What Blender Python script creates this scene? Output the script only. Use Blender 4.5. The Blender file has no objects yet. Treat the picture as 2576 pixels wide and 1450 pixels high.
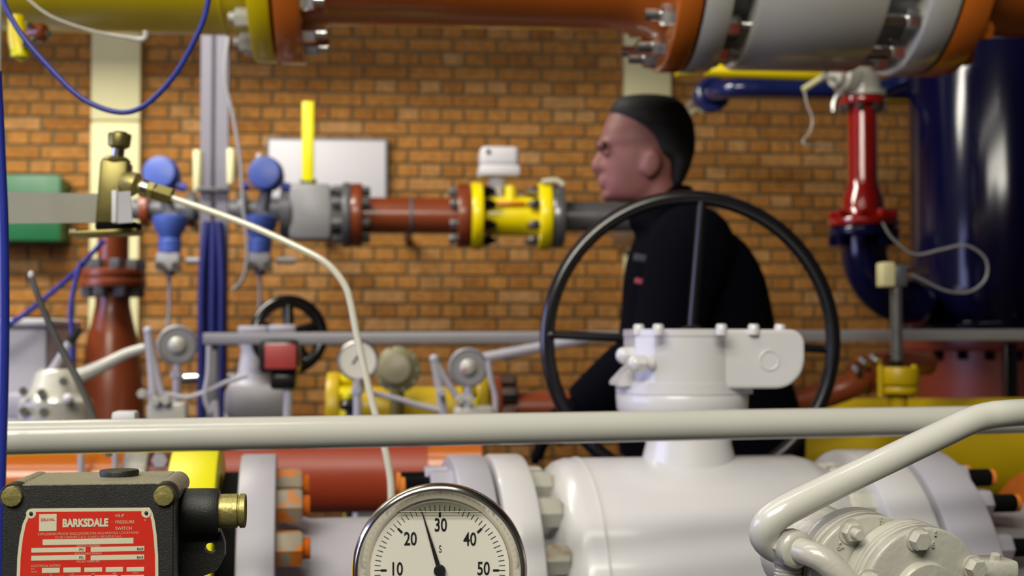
import bpy, bmesh, math, random
from mathutils import Vector, Matrix
random.seed(7)
SC = bpy.context.scene
COL = SC.collection
PI = math.pi
R = math.radians
V = Vector

# ------------------------------------------------------------------ camera
W, H, FPX = 2576.0, 1450.0, 3540.0
CAM_YAW, CAM_PITCH = R(4.9), R(2.1)
CAM_POS = V((0, 0, 1.2))
cd = bpy.data.cameras.new('camera')
cam = bpy.data.objects.new('camera', cd)
COL.objects.link(cam)
cam.location = CAM_POS
cam.rotation_euler = (PI / 2 + CAM_PITCH, 0, -CAM_YAW)
cd.sensor_width = 36.0
cd.lens = 36.0 * FPX / W
cd.clip_start = 0.02
cd.dof.use_dof = True
cd.dof.focus_distance = 0.95
cd.dof.aperture_fstop = 9.5
cd.dof.aperture_blades = 7
SC.camera = cam
CROT = cam.rotation_euler.to_matrix()

# ------------------------------------------------------------------ world, lights, exposure
w = bpy.data.worlds.new('room_air')
SC.world = w
w.use_nodes = True
w.node_tree.nodes['Background'].inputs[0].default_value = (0.55, 0.6, 0.75, 1)
w.node_tree.nodes['Background'].inputs[1].default_value = 0.02

def area(name, loc, rot, sx, sy, power, col):
    l = bpy.data.lights.new(name, 'AREA')
    l.shape = 'RECTANGLE'; l.size = sx; l.size_y = sy
    l.energy = power; l.color = col
    o = bpy.data.objects.new(name, l); COL.objects.link(o)
    o.location = loc; o.rotation_euler = rot
    return o
WARM = (1.0, 0.945, 0.82)
area('ceiling_tube_light', (-1.3, -2.7, 3.7), (R(52), 0, 0), 3.2, 0.5, 140, WARM)
area('ceiling_tube_light', (-1.1, -1.3, 3.8), (R(46), 0, 0), 3.2, 0.5, 100, WARM)
area('ceiling_tube_light', (-1.0, 0.75, 3.85), (0, 0, 0), 3.0, 0.22, 28, WARM)
area('ceiling_tube_light', (-2.1, 3.7, 3.85), (R(38), 0, 0), 2.8, 0.6, 250, WARM)
area('window_daylight', (-4.5, 1.7, 1.85), (0, R(-90), 0), 1.8, 3.2, 110, (0.52, 0.54, 1.0))
vs = SC.view_settings
vs.view_transform = 'Standard'
vs.look = 'None'
vs.exposure = 0.0
vs.gamma = 1.0
vs.use_curve_mapping = False

# ------------------------------------------------------------------ placing helpers
def ray(px, py):
    return CROT @ V(((px - W / 2) / FPX, -(py - H / 2) / FPX, -1.0))
def at(px, py, Y):
    d = ray(px, py)
    return CAM_POS + d * (Y / d.y)
def atd(px, py, depth):
    return CAM_POS + ray(px, py) * depth
def proj(p):
    q = CROT.transposed() @ (V(p) - CAM_POS)
    return (W / 2 + FPX * q.x / -q.z, H / 2 - FPX * q.y / -q.z)
def mp(n, Y):
    return n * Y / FPX

# ------------------------------------------------------------------ materials
def lin(c):
    o = []
    for x in c:
        x = x / 255.0
        o.append(x / 12.92 if x <= 0.04045 else ((x + 0.055) / 1.055) ** 2.4)
    return (*o, 1.0)

def M(name, rgb, rough=0.4, metal=0.0, var=0.10, scale=14.0, bump=0.0, bscale=120.0, coat=0.0, spots=None, spec=0.5):
    m = bpy.data.materials.new(name)
    m.use_nodes = True
    nt = m.node_tree; N = nt.nodes; L = nt.links
    b = N['Principled BSDF']
    b.inputs['Metallic'].default_value = metal
    b.inputs['Specular IOR Level'].default_value = spec
    b.inputs['Coat Weight'].default_value = coat
    b.inputs['Coat Roughness'].default_value = 0.12
    tc = N.new('ShaderNodeTexCoord')
    nz = N.new('ShaderNodeTexNoise'); nz.inputs['Scale'].default_value = scale; nz.inputs['Detail'].default_value = 4
    L.new(tc.outputs['Object'], nz.inputs['Vector'])
    c = lin(rgb)
    mx = N.new('ShaderNodeMix'); mx.data_type = 'RGBA'
    mx.inputs[6].default_value = tuple(x * (1 - var) for x in c[:3]) + (1,)
    mx.inputs[7].default_value = tuple(min(1, x * (1 + var)) for x in c[:3]) + (1,)
    L.new(nz.outputs['Fac'], mx.inputs[0])
    out = mx.outputs[2]
    if spots:
        sc_, thr, col = spots
        n2 = N.new('ShaderNodeTexNoise'); n2.inputs['Scale'].default_value = sc_; n2.inputs['Detail'].default_value = 3
        L.new(tc.outputs['Object'], n2.inputs['Vector'])
        rp = N.new('ShaderNodeValToRGB')
        rp.color_ramp.elements[0].position = thr; rp.color_ramp.elements[1].position = thr + 0.06
        L.new(n2.outputs['Fac'], rp.inputs[0])
        m2 = N.new('ShaderNodeMix'); m2.data_type = 'RGBA'
        L.new(rp.outputs[0], m2.inputs[0]); L.new(out, m2.inputs[6]); m2.inputs[7].default_value = lin(col)
        out = m2.outputs[2]
    L.new(out, b.inputs['Base Color'])
    mr = N.new('ShaderNodeMapRange')
    mr.inputs['To Min'].default_value = max(0.02, rough * 0.85); mr.inputs['To Max'].default_value = min(1, rough * 1.15)
    L.new(nz.outputs['Fac'], mr.inputs['Value']); L.new(mr.outputs[0], b.inputs['Roughness'])
    if bump > 0:
        n3 = N.new('ShaderNodeTexNoise'); n3.inputs['Scale'].default_value = bscale
        L.new(tc.outputs['Object'], n3.inputs['Vector'])
        bp = N.new('ShaderNodeBump'); bp.inputs['Strength'].default_value = bump; bp.inputs['Distance'].default_value = 0.002
        L.new(n3.outputs['Fac'], bp.inputs['Height']); L.new(bp.outputs[0], b.inputs['Normal'])
    return m

def brick_material():
    m = bpy.data.materials.new('brick_clay'); m.use_nodes = True
    nt = m.node_tree; N = nt.nodes; L = nt.links
    b = N['Principled BSDF']; b.inputs['Roughness'].default_value = 0.85; b.inputs['Specular IOR Level'].default_value = 0.15
    oi = N.new('ShaderNodeObjectInfo'); ge = N.new('ShaderNodeNewGeometry')
    ad = N.new('ShaderNodeMath'); ad.operation = 'ADD'
    L.new(oi.outputs['Random'], ad.inputs[0]); L.new(ge.outputs['Random Per Island'], ad.inputs[1])
    fr = N.new('ShaderNodeMath'); fr.operation = 'FRACT'; L.new(ad.outputs[0], fr.inputs[0])
    rp = N.new('ShaderNodeValToRGB')
    e = rp.color_ramp.elements
    e[0].position = 0; e[0].color = lin((146, 96, 44))
    e[1].position = 1; e[1].color = lin((172, 130, 82))
    k = e.new(0.35); k.color = lin((160, 110, 54)); k = e.new(0.8); k.color = lin((168, 116, 58))
    L.new(fr.outputs[0], rp.inputs[0])
    nz = N.new('ShaderNodeTexNoise'); nz.inputs['Scale'].default_value = 28; nz.inputs['Detail'].default_value = 5
    L.new(ge.outputs['Position'], nz.inputs['Vector'])
    mr = N.new('ShaderNodeMapRange'); mr.inputs['From Min'].default_value = 0.3; mr.inputs['From Max'].default_value = 0.7
    mr.inputs['To Min'].default_value = 0.72; mr.inputs['To Max'].default_value = 1.15
    L.new(nz.outputs['Fac'], mr.inputs['Value'])
    mm = N.new('ShaderNodeMix'); mm.data_type = 'RGBA'; mm.blend_type = 'MULTIPLY'; mm.inputs[0].default_value = 1
    L.new(rp.outputs[0], mm.inputs[6]); L.new(mr.outputs[0], mm.inputs[7])
    L.new(mm.outputs[2], b.inputs['Base Color'])
    return m

def glass_material(name, col, alpha, rough=0.03):
    m = bpy.data.materials.new(name); m.use_nodes = True
    nt = m.node_tree; N = nt.nodes; L = nt.links
    for n in list(N): N.remove(n)
    out = N.new('ShaderNodeOutputMaterial')
    tr = N.new('ShaderNodeBsdfTransparent'); tr.inputs[0].default_value = col
    gl = N.new('ShaderNodeBsdfGlossy'); gl.inputs['Roughness'].default_value = rough
    mx = N.new('ShaderNodeMixShader'); mx.inputs[0].default_value = alpha
    L.new(tr.outputs[0], mx.inputs[1]); L.new(gl.outputs[0], mx.inputs[2]); L.new(mx.outputs[0], out.inputs[0])
    return m

MT = dict(
    brick=brick_material(),
    mortar=M('mortar', (104, 98, 74), 0.95, var=0.2, scale=9, spec=0.1),
    cream=M('cream_paint', (214, 208, 160), 0.6, var=0.05, scale=5),
    plaster=M('plaster', (80, 77, 70), 0.9, var=0.1, scale=3),
    concrete=M('concrete', (46, 45, 43), 0.85, var=0.2, scale=4, bump=0.2),
    rail=M('rail_grey_paint', (198, 198, 190), 0.22, var=0.04, scale=10, coat=0.5),
    white=M('white_grey_paint', (206, 205, 207), 0.3, var=0.05, scale=9, coat=0.35, spots=(7.0, 0.69, (168, 150, 120))),
    lilac=M('cool_grey_paint', (172, 170, 180), 0.38, var=0.07, scale=9, spots=(16.0, 0.70, (120, 104, 84))),
    strut=M('strut_grey', (112, 110, 124), 0.4, var=0.08, scale=8),
    basered=M('dark_red_paint', (118, 48, 32), 0.35, var=0.14, scale=8),
    olivecast=M('olive_cast', (128, 122, 92), 0.45, var=0.15, scale=14),
    postblue=M('post_cable_blue', (26, 32, 96), 0.4, var=0.1),
    midgrey=M('mid_grey_paint', (138, 137, 140), 0.42, var=0.12, scale=10),
    dkgrey=M('dark_grey_paint', (86, 86, 92), 0.4, var=0.12, scale=10),
    castgrey=M('cast_housing_paint', (182, 181, 170), 0.28, var=0.10, scale=22, bump=0.25, bscale=160, coat=0.45, spots=(18.0, 0.70, (172, 134, 92))),
    yellow=M('yellow_paint', (236, 214, 0), 0.34, var=0.08, scale=9, coat=0.3),
    yellow_dk=M('ochre_yellow_paint', (190, 160, 8), 0.4, var=0.12, scale=8),
    marker=M('marker_yellow', (226, 220, 0), 0.4, var=0.03),
    orange=M('orange_brown_paint', (204, 108, 30), 0.28, var=0.12, scale=8, coat=0.4),
    brown=M('red_brown_paint', (122, 56, 28), 0.33, var=0.16, scale=8, coat=0.3),
    redbrown=M('brick_red_paint', (170, 66, 38), 0.42, var=0.10, scale=8),
    rust=M('rust_orange', (206, 118, 28), 0.7, var=0.25, scale=60),
    red=M('red_paint', (142, 18, 14), 0.16, var=0.08, scale=8, coat=0.8),
    navy=M('navy_paint', (11, 11, 46), 0.14, var=0.1, scale=5, spec=0.4),
    cableblue=M('blue_cable_sheath', (34, 46, 138), 0.35, var=0.08, scale=20),
    txblue=M('transmitter_blue', (62, 84, 160), 0.4, var=0.1, scale=20),
    pipeblue=M('pipe_blue', (26, 36, 84), 0.14, var=0.08, scale=12, coat=0.9),
    green=M('green_box_paint', (10, 96, 52), 0.45, var=0.06),
    black=M('black_paint', (16, 16, 19), 0.25, var=0.15, scale=20, coat=0.4),
    casting=M('black_casting', (30, 31, 29), 0.45, var=0.25, scale=60, bump=0.25, bscale=1400),
    castsheen=M('casting_top_sheen', (146, 143, 122), 0.36, metal=0.2, var=0.2, scale=30, bump=0.4, bscale=400),  # black casting made paler: reflected overhead light put into the colour
    gasket=M('gasket_black', (10, 9, 10), 0.85, var=0.1, spec=0.1),
    steel=M('steel', (178, 178, 176), 0.25, metal=1.0, var=0.1, scale=30),
    bezel=M('polished_bezel', (232, 228, 222), 0.2, metal=1.0, var=0.03),
    chrome=M('chrome', (220, 220, 220), 0.22, metal=1.0, var=0.02),
    brass=M('brass', (158, 148, 92), 0.42, metal=0.7, var=0.2, scale=60, bump=0.2, bscale=300),
    olivesteel=M('olive_plated_steel', (124, 116, 66), 0.38, metal=0.75, var=0.3, scale=50),
    tube=M('tube_steel', (224, 222, 206), 0.22, metal=0.15, var=0.05, scale=30),
    galv=M('galvanised_steel', (132, 132, 134), 0.28, metal=0.7, var=0.15, scale=25),
    board=M('whiteboard', (206, 204, 208), 0.5, var=0.02),
    dial=M('dial_white', (222, 220, 208), 0.5, var=0.01),
    ink=M('ink_black', (14, 14, 20), 0.5, var=0.02),
    plate_red=M('plate_red', (196, 40, 24), 0.4, var=0.06, scale=60),
    plate_white=M('plate_cream', (200, 196, 170), 0.45, var=0.05, scale=80),
    plate_txt=M('plate_print', (196, 170, 140), 0.5, var=0.05, scale=80),
    softred=M('faded_red_plate', (176, 62, 58), 0.5, var=0.1, scale=30),
    skin=M('skin', (138, 88, 82), 0.55, var=0.12, scale=20),
    hair=M('hair', (12, 10, 8), 0.7, var=0.3, scale=90),
    jacket=M('jacket_cloth', (6, 6, 13), 0.95, var=0.25, scale=30, bump=0.4, bscale=60, spec=0.04),
    trousers=M('trouser_cloth', (6, 6, 10), 0.95, var=0.2, scale=30, spec=0.04),
    badge=M('jacket_badge', (150, 60, 80), 0.7),
    badge_grey=M('jacket_badge_grey', (52, 56, 66), 0.7),
    glass=glass_material('gauge_glass', (1, 1, 1, 1), 0.035),
    airgap=glass_material('gauge_air_gap', (0.74, 0.74, 0.71, 1), 0.04, 0.15),
)

# ------------------------------------------------------------------ mesh building
def frame_of(axis, up=V((0, 0, 1))):
    a = V(axis).normalized()
    if abs(a.dot(up)) > 0.98: up = V((0, 1, 0)) if abs(a.y) < 0.9 else V((1, 0, 0))
    u = up.cross(a).normalized()
    return a, u, a.cross(u).normalized()

class MB:
    def __init__(s): s.v = []; s.f = []
    def add(s, v, f):
        o = len(s.v); s.v += [V(x) for x in v]; s.f += [tuple(i + o for i in q) for q in f]; return s
    def box(s, c, size, rot=None, bev=0.0, seg=2):
        bm = bmesh.new(); bmesh.ops.create_cube(bm, size=1.0)
        for q in bm.verts: q.co = V((q.co.x * size[0], q.co.y * size[1], q.co.z * size[2]))
        if bev > 0: bmesh.ops.bevel(bm, geom=list(bm.edges), offset=bev, segments=seg, affect='EDGES', profile=0.5)
        bm.verts.index_update()
        rot = rot or Matrix.Identity(3)
        s.add([V(c) + rot @ q.co for q in bm.verts], [[q.index for q in f.verts] for f in bm.faces]); bm.free(); return s
    def lathe(s, o, axis, prof, n=40, a0=0.0, cap=True):
        a, u, w_ = frame_of(axis); o = V(o)
        vs_, fs = [], []
        for t, r in prof:
            for k in range(n):
                an = a0 + 2 * PI * k / n
                vs_.append(o + a * t + (u * math.cos(an) + w_ * math.sin(an)) * max(r, 1e-5))
        m = len(prof)
        for i in range(m - 1):
            for k in range(n):
                k2 = (k + 1) % n
                fs.append((i * n + k, i * n + k2, (i + 1) * n + k2, (i + 1) * n + k))
        if cap: fs.append(tuple(reversed(range(n)))); fs.append(tuple((m - 1) * n + k for k in range(n)))
        return s.add(vs_, fs)
    def cyl(s, p0, p1, r0, r1=None, n=24, a0=0.0):
        p0, p1 = V(p0), V(p1); d = p1 - p0
        return s.lathe(p0, d, [(0, r0), (d.length, r0 if r1 is None else r1)], n, a0)
    def bcyl(s, p0, p1, r, b, n=32):
        d = (V(p1) - V(p0)); l = d.length
        return s.lathe(p0, d, [(0, r - b), (b * .3, r - b * .3), (b, r), (l - b, r), (l - b * .3, r - b * .3), (l, r - b)], n)
    def hexa(s, p0, p1, r, ch=0.0):
        d = V(p1) - V(p0); l = d.length
        if ch: return s.lathe(p0, d, [(0, r), (l - ch, r), (l, r * 0.86)], 6)
        return s.cyl(p0, p1, r, n=6)
    def tube(s, pts, r, n=12, sub=6, cap=True):
        pts = [V(p) for p in pts]
        rr = r if isinstance(r, (list, tuple)) else [r] * len(pts)
        P, RR = [], []
        for i in range(len(pts) - 1):
            p0 = pts[max(i - 1, 0)]; p1 = pts[i]; p2 = pts[i + 1]; p3 = pts[min(i + 2, len(pts) - 1)]
            k_ = sub if len(pts) > 2 else 1
            for k in range(k_):
                t = k / k_
                P.append(0.5 * ((2 * p1) + (p2 - p0) * t + (2 * p0 - 5 * p1 + 4 * p2 - p3) * t * t + (3 * p1 - p0 - 3 * p2 + p3) * t ** 3))
                RR.append(rr[i] * (1 - t) + rr[i + 1] * t)
        P.append(pts[-1]); RR.append(rr[-1])
        a, u, w_ = frame_of(P[1] - P[0])
        vs_, fs = [], []
        for i, p in enumerate(P):
            tg = (P[min(i + 1, len(P) - 1)] - P[max(i - 1, 0)]).normalized()
            u = (u - tg * u.dot(tg)).normalized(); w2 = tg.cross(u)
            for k in range(n):
                an = 2 * PI * k / n
                vs_.append(p + (u * math.cos(an) + w2 * math.sin(an)) * RR[i])
        for i in range(len(P) - 1):
            for k in range(n):
                k2 = (k + 1) % n
                fs.append((i * n + k, i * n + k2, (i + 1) * n + k2, (i + 1) * n + k))
        if cap:
            fs.append(tuple(reversed(range(n)))); fs.append(tuple((len(P) - 1) * n + k for k in range(n)))
        return s.add(vs_, fs)
    def torus(s, c, axis, Rr, r, n=64, m=14):
        a, u, w_ = frame_of(axis); vs_, fs = [], []
        for i in range(n):
            an = 2 * PI * i / n; d = u * math.cos(an) + w_ * math.sin(an)
            for j in range(m):
                b = 2 * PI * j / m
                vs_.append(V(c) + d * (Rr + r * math.cos(b)) + a * r * math.sin(b))
        for i in range(n):
            for j in range(m):
                i2, j2 = (i + 1) % n, (j + 1) % m
                fs.append((i * m + j, i2 * m + j, i2 * m + j2, i * m + j2))
        return s.add(vs_, fs)
    def sphere(s, c, rad, n=20, m=12, rot=None):
        rad = V((rad,) * 3) if not hasattr(rad, '__len__') else V(rad)
        rot = rot or Matrix.Identity(3); vs_, fs = [], []
        for i in range(m + 1):
            th = PI * i / m
            for k in range(n):
                ph = 2 * PI * k / n
                vs_.append(V(c) + rot @ V((rad.x * math.sin(th) * math.cos(ph), rad.y * math.sin(th) * math.sin(ph), rad.z * math.cos(th))))
        for i in range(m):
            for k in range(n):
                k2 = (k + 1) % n
                fs.append((i * n + k, (i + 1) * n + k, (i + 1) * n + k2, i * n + k2))
        return s.add(vs_, fs)
    def prism(s, out, o, u, v, w_):
        """outline in (u,v) coordinates, extruded along the vector w_"""
        o, u, v, w_ = V(o), V(u), V(v), V(w_); n = len(out)
        vs_ = [o + u * x + v * y for x, y in out] + [o + u * x + v * y + w_ for x, y in out]
        fs = [tuple(reversed(range(n))), tuple(range(n, 2 * n))] + [(k, (k + 1) % n, n + (k + 1) % n, n + k) for k in range(n)]
        return s.add(vs_, fs)
    def slices(s, sl, n=28, p=2.3):
        """sl: list of (centre, half x, half y); closed stack of superellipses"""
        vs_, fs = [], []
        for c, hx, hy in sl:
            for k in range(n):
                an = 2 * PI * k / n; ca, sa = math.cos(an), math.sin(an)
                vs_.append(V(c) + V((hx * math.copysign(abs(ca) ** (2 / p), ca), hy * math.copysign(abs(sa) ** (2 / p), sa), 0)))
        m = len(sl)
        for i in range(m - 1):
            for k in range(n):
                k2 = (k + 1) % n
                fs.append((i * n + k, (i + 1) * n + k, (i + 1) * n + k2, i * n + k2))
        fs.append(tuple(range(n))); fs.append(tuple(reversed([(m - 1) * n + k for k in range(n)])))
        return s.add(vs_, fs)
    def build(s, name, mat, parent=None, smooth=True, ang=38):
        inv = parent.matrix_basis.inverted() if parent is not None else Matrix.Identity(4)
        if parent is not None and parent.parent is not None: inv = inv @ parent.parent.matrix_basis.inverted()
        me = bpy.data.meshes.new(name)
        me.from_pydata([inv @ q for q in s.v], [], s.f)
        bm = bmesh.new(); bm.from_mesh(me); bmesh.ops.recalc_face_normals(bm, faces=bm.faces); bm.to_mesh(me); bm.free()
        if smooth:
            me.polygons.foreach_set('use_smooth', [True] * len(me.polygons))
            me.set_sharp_from_angle(angle=R(ang))
        me.materials.append(MT[mat] if isinstance(mat, str) else mat)
        o = bpy.data.objects.new(name, me); COL.objects.link(o)
        if parent is not None: o.parent = parent
        return o

def tag(o, label=None, cat=None, group=None, kind=None):
    if label: o['label'] = label
    if cat: o['category'] = cat
    if group: o['group'] = group
    if kind: o['kind'] = kind
    return o
def thing(name, label, cat, loc, group=None):
    o = bpy.data.objects.new(name, None); COL.objects.link(o)
    o.location = loc; o.empty_display_size = 0.05
    o.matrix_basis = Matrix.Translation(V(loc))
    return tag(o, label, cat, group)

def solid(mb, voxel, smooth_it=3):
    """fuse an MB's pieces into one continuous skin; returns an MB"""
    me = bpy.data.meshes.new('tmp'); me.from_pydata(mb.v, [], mb.f)
    bm = bmesh.new(); bm.from_mesh(me); bmesh.ops.recalc_face_normals(bm, faces=bm.faces); bm.to_mesh(me); bm.free()
    o = bpy.data.objects.new('tmp', me); COL.objects.link(o)
    r = o.modifiers.new('r', 'REMESH'); r.mode = 'VOXEL'; r.voxel_size = voxel
    if smooth_it:
        sm = o.modifiers.new('s', 'SMOOTH'); sm.iterations = smooth_it; sm.factor = 0.5
    dg = bpy.context.evaluated_depsgraph_get()
    m2 = bpy.data.meshes.new_from_object(o.evaluated_get(dg))
    out = MB(); out.v = [q.co.copy() for q in m2.vertices]; out.f = [tuple(p.vertices) for p in m2.polygons]
    bpy.data.objects.remove(o); bpy.data.meshes.remove(me); bpy.data.meshes.remove(m2)
    return out

def text_mb(body, o, u, v, size, xs=1.0, bold=0.0, thick=0.0002, align='CENTER', out=None, ext=0.0):
    cu = bpy.data.curves.new('tmp', 'FONT'); cu.body = body; cu.size = 1.0
    cu.align_x = align; cu.align_y = 'CENTER'; cu.offset = bold; cu.resolution_u = 3; cu.extrude = ext / max(size, 1e-9)
    ob = bpy.data.objects.new('tmp', cu); COL.objects.link(ob)
    dg = bpy.context.evaluated_depsgraph_get()
    me = bpy.data.meshes.new_from_object(ob.evaluated_get(dg))
    out = out or MB(); w_ = V(u).cross(V(v))
    out.add([V(o) + V(u) * (q.co.x * size * xs) + V(v) * (q.co.y * size) + w_ * (thick + q.co.z * size) for q in me.vertices], [tuple(p.vertices) for p in me.polygons])
    bpy.data.objects.remove(ob); bpy.data.curves.remove(cu); bpy.data.meshes.remove(me)
    return out

UP = V((0, 0, 1)); X = V((1, 0, 0)); Yv = V((0, 1, 0))
CF = -(CROT @ V((0, 0, 1)))          # horizontal-ish direction the photograph looks along
FWD = V((CF.x, CF.y, 0)).normalized()
RGT = V((FWD.y, -FWD.x, 0))

# ================================================================== the room
WY = 6.9
def struct(name, mb, mat, label):
    return tag(mb.build(name, mat, None, smooth=False), label, None, None, 'structure')
struct('floor', MB().box((0.3, 1.9, -0.05), (10, 10.6, 0.1)), 'concrete', 'grey concrete floor of the plant room')
struct('ceiling', MB().box((0.3, 1.9, 4.05), (10, 10.6, 0.1)), 'plaster', 'pale ceiling of the plant room')
struct('wall_left', MB().box((-4.65, 1.9, 2.0), (0.2, 10.6, 4.0)), 'plaster', 'pale side wall towards the daylight')
struct('wall_right', MB().box((5.15, 1.9, 2.0), (0.2, 10.6, 4.0)), 'plaster', 'pale side wall beyond the navy vessel')
struct('wall_front', MB().box((0.3, -3.3, 2.0), (9.7, 0.2, 4.0)), 'plaster', 'pale wall behind the viewer')
wall = struct('wall_back', MB().box((0.3, WY + 0.112, 2.0), (9.7, 0.2, 4.0)), 'mortar', 'orange brown brick wall with dark mortar joints')

struct('trim_3', MB().box((0.3, 5.75, 3.47), (9.6, 0.25, 1.06), bev=.01), 'dkgrey', 'grey unseen beam added to shade the upper wall')  # added out of view so the upper wall falls into shade
def build_bricks():
    BL, BH, J, D = 0.22, 0.069, 0.011, 0.012
    p = at(1028, 113, WY); x0, z0 = p.x, p.z
    def mesh(wd, name):
        hw, hh, c = wd / 2, (BH - J) / 2, 0.003
        v = [(-hw, D, -hh), (hw, D, -hh), (hw, D, hh), (-hw, D, hh), (-hw, c, -hh), (hw, c, -hh), (hw, c, hh), (-hw, c, hh),
             (-hw + c, 0, -hh + c), (hw - c, 0, -hh + c), (hw - c, 0, hh - c), (-hw + c, 0, hh - c)]
        f = []
        for b in (0, 4):
            for k in range(4):
                k2 = (k + 1) % 4; f.append((b + k, b + k2, b + 4 + k2, b + 4 + k))
        f.append((8, 9, 10, 11))
        me = bpy.data.meshes.new(name); me.from_pydata(v, [], f); me.materials.append(MT['brick']); return me
    ms, mh = mesh(BL - J, 'stretcher'), mesh(BL / 2 - J, 'header')
    occ = [(0, 0, 770, 150), (770, 0, 1620, 58), (1600, 0, 2576, 250), (2290, 0, 2576, 1450), (215, 60, 360, 1450), (500, 60, 585, 1450),
           (675, 340, 975, 620), (1560, 60, 1700, 830), (1490, 240, 1960, 1450), (2080, 180, 2290, 780), (0, 430, 160, 610), (850, 440, 1480, 620),
           (0, 800, 2576, 1450), (1180, 360, 1320, 450), (350, 390, 500, 700), (600, 390, 730, 700), (620, 740, 830, 1000)]
    allb = []
    nz0, nz1 = int(math.floor((0.04 - z0) / BH)), int(math.ceil((3.9 - z0) / BH))
    for r in range(nz0, nz1 + 1):
        z = z0 + r * BH
        if z < BH / 2 or z > 3.96: continue
        pitch = BL if r % 2 == 0 else BL / 2
        off = BL / 2 if r % 2 == 0 else 0.0
        k = math.ceil((-4.4 - x0) / pitch)
        while True:
            xx = x0 + off + k * pitch; k += 1
            if xx > 4.9: break
            q = proj((xx, WY, z)); hw = pitch * 256
            vis = 20 < q[0] < W - 20 and 10 < q[1] < H - 20 and not any(a < q[0] + hw * .5 and q[0] - hw * .5 < c and b < q[1] < d for a, b, c, d in occ)
            sc_ = 0 if not vis else pitch * 10 + 1 - abs(q[0] - 1288) / 4000
            allb.append((sc_, xx, z, r % 2))
    allb.sort(key=lambda t: -t[0])
    inv = wall.matrix_basis.inverted()
    for i, (sc_, xx, z, hd) in enumerate(allb[:300]):
        o = bpy.data.objects.new('brick', mh if hd else ms); COL.objects.link(o)
        o.location = (xx + random.uniform(-.0015, .0015), WY + random.uniform(-.002, .0015), z + random.uniform(-.001, .001)); o.parent = wall
    st = MB()
    for sc_, xx, z, hd in allb[300:]:
        me = mh if hd else ms
        d = V((xx, WY + random.uniform(-.002, .0015), z))
        st.add([q.co + d for q in me.vertices], [tuple(p_.vertices) for p_ in me.polygons])
    o = st.build('brickwork', 'brick', wall, smooth=False); o['kind'] = 'stuff'
build_bricks()

def pilaster(n, pxl, pxr, label):
    xl, xr = at(pxl, 500, 6.84).x, at(pxr, 500, 6.84).x
    zj = at(pxl, 305, 6.84).z
    mb = MB().box(((xl + xr) / 2, 6.87, zj / 2 - .004), (xr - xl, 0.06, zj - .008), bev=.004)
    mb.box(((xl + xr) / 2, 6.87, (zj + 4.0) / 2 + .004), (xr - xl, 0.06, 4.0 - zj - .008), bev=.004)
    mb.box(((xl + xr) / 2, 6.88, 2.0), (xr - xl - .01, 0.04, 3.99))
    tag(mb.build('trim_%d' % n, 'cream', None), label, None, None, 'structure')
pilaster(1, 226, 350, 'cream painted concrete pilaster behind the blue cable loop')
pilaster(2, 1572, 1690, 'cream painted concrete pilaster behind the walking person')

# ------------------------------------------------------------------ things on the wall
def whiteboard():
    Y = 6.86; a = at(677, 352, Y); b = at(969, 500, Y)
    c = (a + b) / 2; wd, ht = b.x - a.x, a.z - b.z
    t = thing('whiteboard', 'white board on brick wall behind the yellow lever', 'board', (c.x, Y + .03, b.z))
    MB().box((c.x, Y, c.z), (wd, .02, ht), bev=.004).build('panel', 'board', t)
    f = MB()
    f.box((c.x, Y + .006, a.z + .006), (wd + .02, .03, .012)); f.box((c.x, Y + .006, b.z - .006), (wd + .02, .03, .012))
    f.box((a.x - .005, Y + .006, c.z), (.012, .03, ht)); f.box((b.x + .005, Y + .006, c.z), (.012, .03, ht))
    f.build('board_frame', 'dkgrey', t, smooth=False)
whiteboard()

def green_box():
    Y = 6.66; a = at(-60, 442, Y); b = at(150, 604, Y); c = (a + b) / 2
    t = thing('wall_box', 'green metal wall box behind the pale bracket strip', 'box', (c.x, 6.88, b.z))
    MB().box((c.x, 6.78, c.z), (b.x - a.x, .22, a.z - b.z), bev=.012).build('housing', 'green', t)
    MB().box((c.x, 6.66, c.z), (b.x - a.x + .012, .035, a.z - b.z + .012), bev=.008).build('lid', 'green', t)
green_box()

# ------------------------------------------------------------------ instrument pipe run in front of the wall
RY = 5.6
def bolts_ring(t, c, axis, rad, n, r, l, mat, name='bolt', a0=0.0, both=0.0):
    a, u, w_ = frame_of(axis)
    for k in range(n):
        an = a0 + 2 * PI * k / n
        p = V(c) + (u * math.cos(an) + w_ * math.sin(an)) * rad
        mb = MB().hexa(p, p + a * l, r, ch=l * .2)
        if both: mb.cyl(p, p + a * both, r * .55, n=10)
        mb.build(name, mat, t)

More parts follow.
